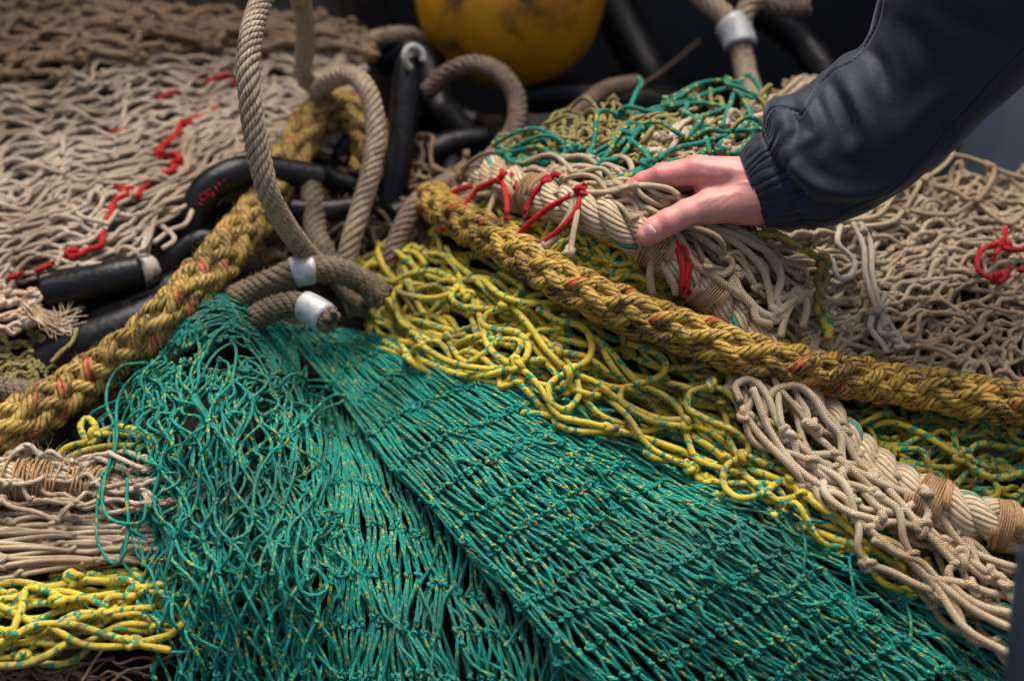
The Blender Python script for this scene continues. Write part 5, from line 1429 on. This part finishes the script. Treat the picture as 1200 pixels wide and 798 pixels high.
for f_ in [([(915, 170), (935, 200), (962, 218), (1000, 227), (1040, 219), (1070, 200)], 5.0, 10),
           ([(908, 185), (925, 215), (955, 238), (1000, 243)], -3.5, 9),
           ([(928, 128), (934, 148), (930, 168)], -5.0, 7),
           ([(940, 116), (952, 136), (956, 156), (945, 172)], 4.0, 9),
           ([(972, 92), (984, 118), (996, 148), (994, 168)], -5.0, 9),
           ([(990, 96), (1006, 125), (1014, 155), (1006, 180)], 3.5, 11),
           ([(1020, 55), (1034, 80), (1038, 108)], -4.0, 10),
           ([(1045, 20), (1075, 45), (1090, 80), (1080, 120)], -3.0, 15),
           ([(1060, 150), (1085, 130), (1120, 110), (1150, 80)], 3.0, 17),
           ([(1100, 5), (1130, 25), (1165, 40), (1195, 40)], -3.5, 14),
           ([(960, 190), (1010, 195), (1060, 180), (1100, 150)], -2.5, 14),
           ([(1010, 235), (1060, 210), (1100, 180), (1150, 135)], 1.5, 14)]:
    disp += 1.35 * fold(*f_)
for _ in range(1):
    big_ = disp.copy()
    for k_ in range(1, 5):
        big_ += np.roll(disp, k_, 1) + np.roll(disp, -k_, 1)
    big_ /= 9
    w_ = np.clip((XX - 2.2) / 0.8, 0, 1)
    disp = disp * (1 - w_) + big_ * w_
    pad_ = np.pad(disp, ((4, 4), (0, 0)), 'edge'); big_ = sum(pad_[k_:k_ + NSs] for k_ in range(9)) / 9
    disp = disp * (1 - w_) + big_ * w_
# seam line along the upper front and one low on the arm
seam_top = [(901, 165), (898, 150), (905, 132), (920, 127), (935, 131), (938, 136), (948, 128), (953, 112), (960, 98), (980, 82), (1003, 68), (1015, 52), (1027, 30), (1034, 5), (1040, -30)]
seam_low = [(925, 262), (970, 253), (1012, 238), (1052, 212), (1090, 175), (1130, 130), (1165, 90), (1195, 60), (1230, 25)]
for sm in (seam_top, seam_low):
    q = cr(np.array(sm, float), 160)
    dmin = np.full(PX.shape, 1e9)
    for k in range(len(q)):
        dmin = np.minimum(dmin, (PX - q[k, 0]) ** 2 + (PY - q[k, 1]) ** 2)
    dd = np.sqrt(dmin)
    side = 1 / (1 + np.exp(-(np.sin(TT)) * 14))
    disp -= 1.8 * np.exp(-(dd / 1.3) ** 2) * side
    disp += 0.5 * np.exp(-((dd - 3.6) / 2.4) ** 2) * side * 1.0
# soft random crumple
for a, fs, ft, p0 in [(0.9, 2.3, 3, .3), (0.5, 3.9, 5, 1.3), (0.3, 5.5, -7, 2.1)]:
    disp += a * np.sin(XX * fs + p0 + 1.2 * np.sin(TT * 2 + XX)) * np.sin(TT * ft + p0 * 2 + np.sin(XX * 1.1))
disp *= np.interp(XX, [0, 0.05], [0.2, 1])
Vs = Vs + Nn * disp[..., None]
# turn the cuff edge inwards
inner = []
for k, sh in enumerate((0.985, 0.96, 0.95, 0.95)):
    c0 = Vs[0].mean(0)
    inner.append(c0 + (Vs[0] - c0) * sh + np.array([[1.0, -0.55, 0]]) * (0.3 if k == 0 else k * 5.0))
Vall = np.concatenate([np.array(inner)[::-1], Vs], 0)
mb = MB(); mb.grid(HW(Vall), closed_j=True, flip=True)
N = NT('navy_nylon'); ob = N.obj()
w1 = N.noise(ob, 900.0, 2.0, 0.6)
col = N.mix(N.ramp(N.noise(ob, 18.0, 4.0), 0.35, 0.65), (0.0040, 0.0095, 0.021), (0.005, 0.012, 0.026))
nb = N.bump(w1, 0.00035, 0.5); nb = N.bump(N.noise(ob, 45.0, 3.0, 0.5, 1.5), 0.0020, 0.35, nb)
M['navy'] = N.out(col, 0.64, nb, Sheen_Weight=0.15, Sheen_Roughness=0.5, Specular_IOR_Level=0.32)
sl_ = mb.build('jacket_sleeve', M['navy'], person)
# stitch thread along the two seams, laid in the groove


def on_sleeve(poly, n, lift):
    q = cr(np.array(poly, float), n)
    fr_ = np.sin(theta) > -0.15
    Vf = Vs[:, fr_].reshape(-1, 3); Nf = Nn[:, fr_].reshape(-1, 3)
    out = []
    for k in range(n):
        j = np.argmin((Vf[:, 0] - q[k, 0]) ** 2 + (Vf[:, 1] - q[k, 1]) ** 2)
        out.append(Vf[j] + Nf[j] * lift)
    return np.array(out)


M['thread'] = simple_mat('navy_thread', (0.006, 0.008, 0.014), (0.010, 0.012, 0.02), 200.0, 0.7)
for sm, n in ((seam_top, 90), (seam_low, 110)):
    Pq = on_sleeve(sm, n, 0.35); mb = MB()
    for k in range(0, n - 1, 2):
        mb.tubes(HW(np.array([Pq[k], (Pq[k] + Pq[k + 1]) / 2 + [0, 0, .25], Pq[k + 1]])), 0.00045, 5, rnd=np.array([.5]))
    mb.build('seam', M['thread'], sl_)
# blurred edge of the same person's coat at the lower right corner
mb = MB()
sx = np.linspace(0, 1, 40); aa = np.arange(60) / 60 * 2 * pi
cx = 1262 - 30 * sx[:, None] * 0; 
axx = np.interp(sx, [0, .3, .7, 1], [1192, 1180, 1170, 1150])
yy_ = np.interp(sx, [0, 1], [640, 1000])
Rx = 90 + 10 * sx
Vc = np.stack([axx[:, None] + Rx[:, None] * (1 - np.cos(aa)[None]) * 1.0, yy_[:, None] + 0 * aa[None], 60 * np.sin(aa)[None] + 3 * np.sin(sx * 9)[:, None]], -1)
Vc = Wd(Vc[..., 0] - 0, Vc[..., 1], 1.16 - Vc[..., 2] * 0.001)
tipc = Vc[0].mean(0); 
cap0 = np.stack([tipc + (Vc[0] - tipc) * s_ - F * 0 + U * 0.006 * (1 - s_) for s_ in (0.02, 0.5, 0.85, 0.96)])
mb.grid(np.concatenate([cap0, Vc]), closed_j=True)
mb.build('coat_hem', M['slate'], person)

for o in bpy.data.objects:
    if o.name.startswith('loose_fibres'):
        o['kind'] = 'stuff'
    if '_o' in o:
        del o['_o']
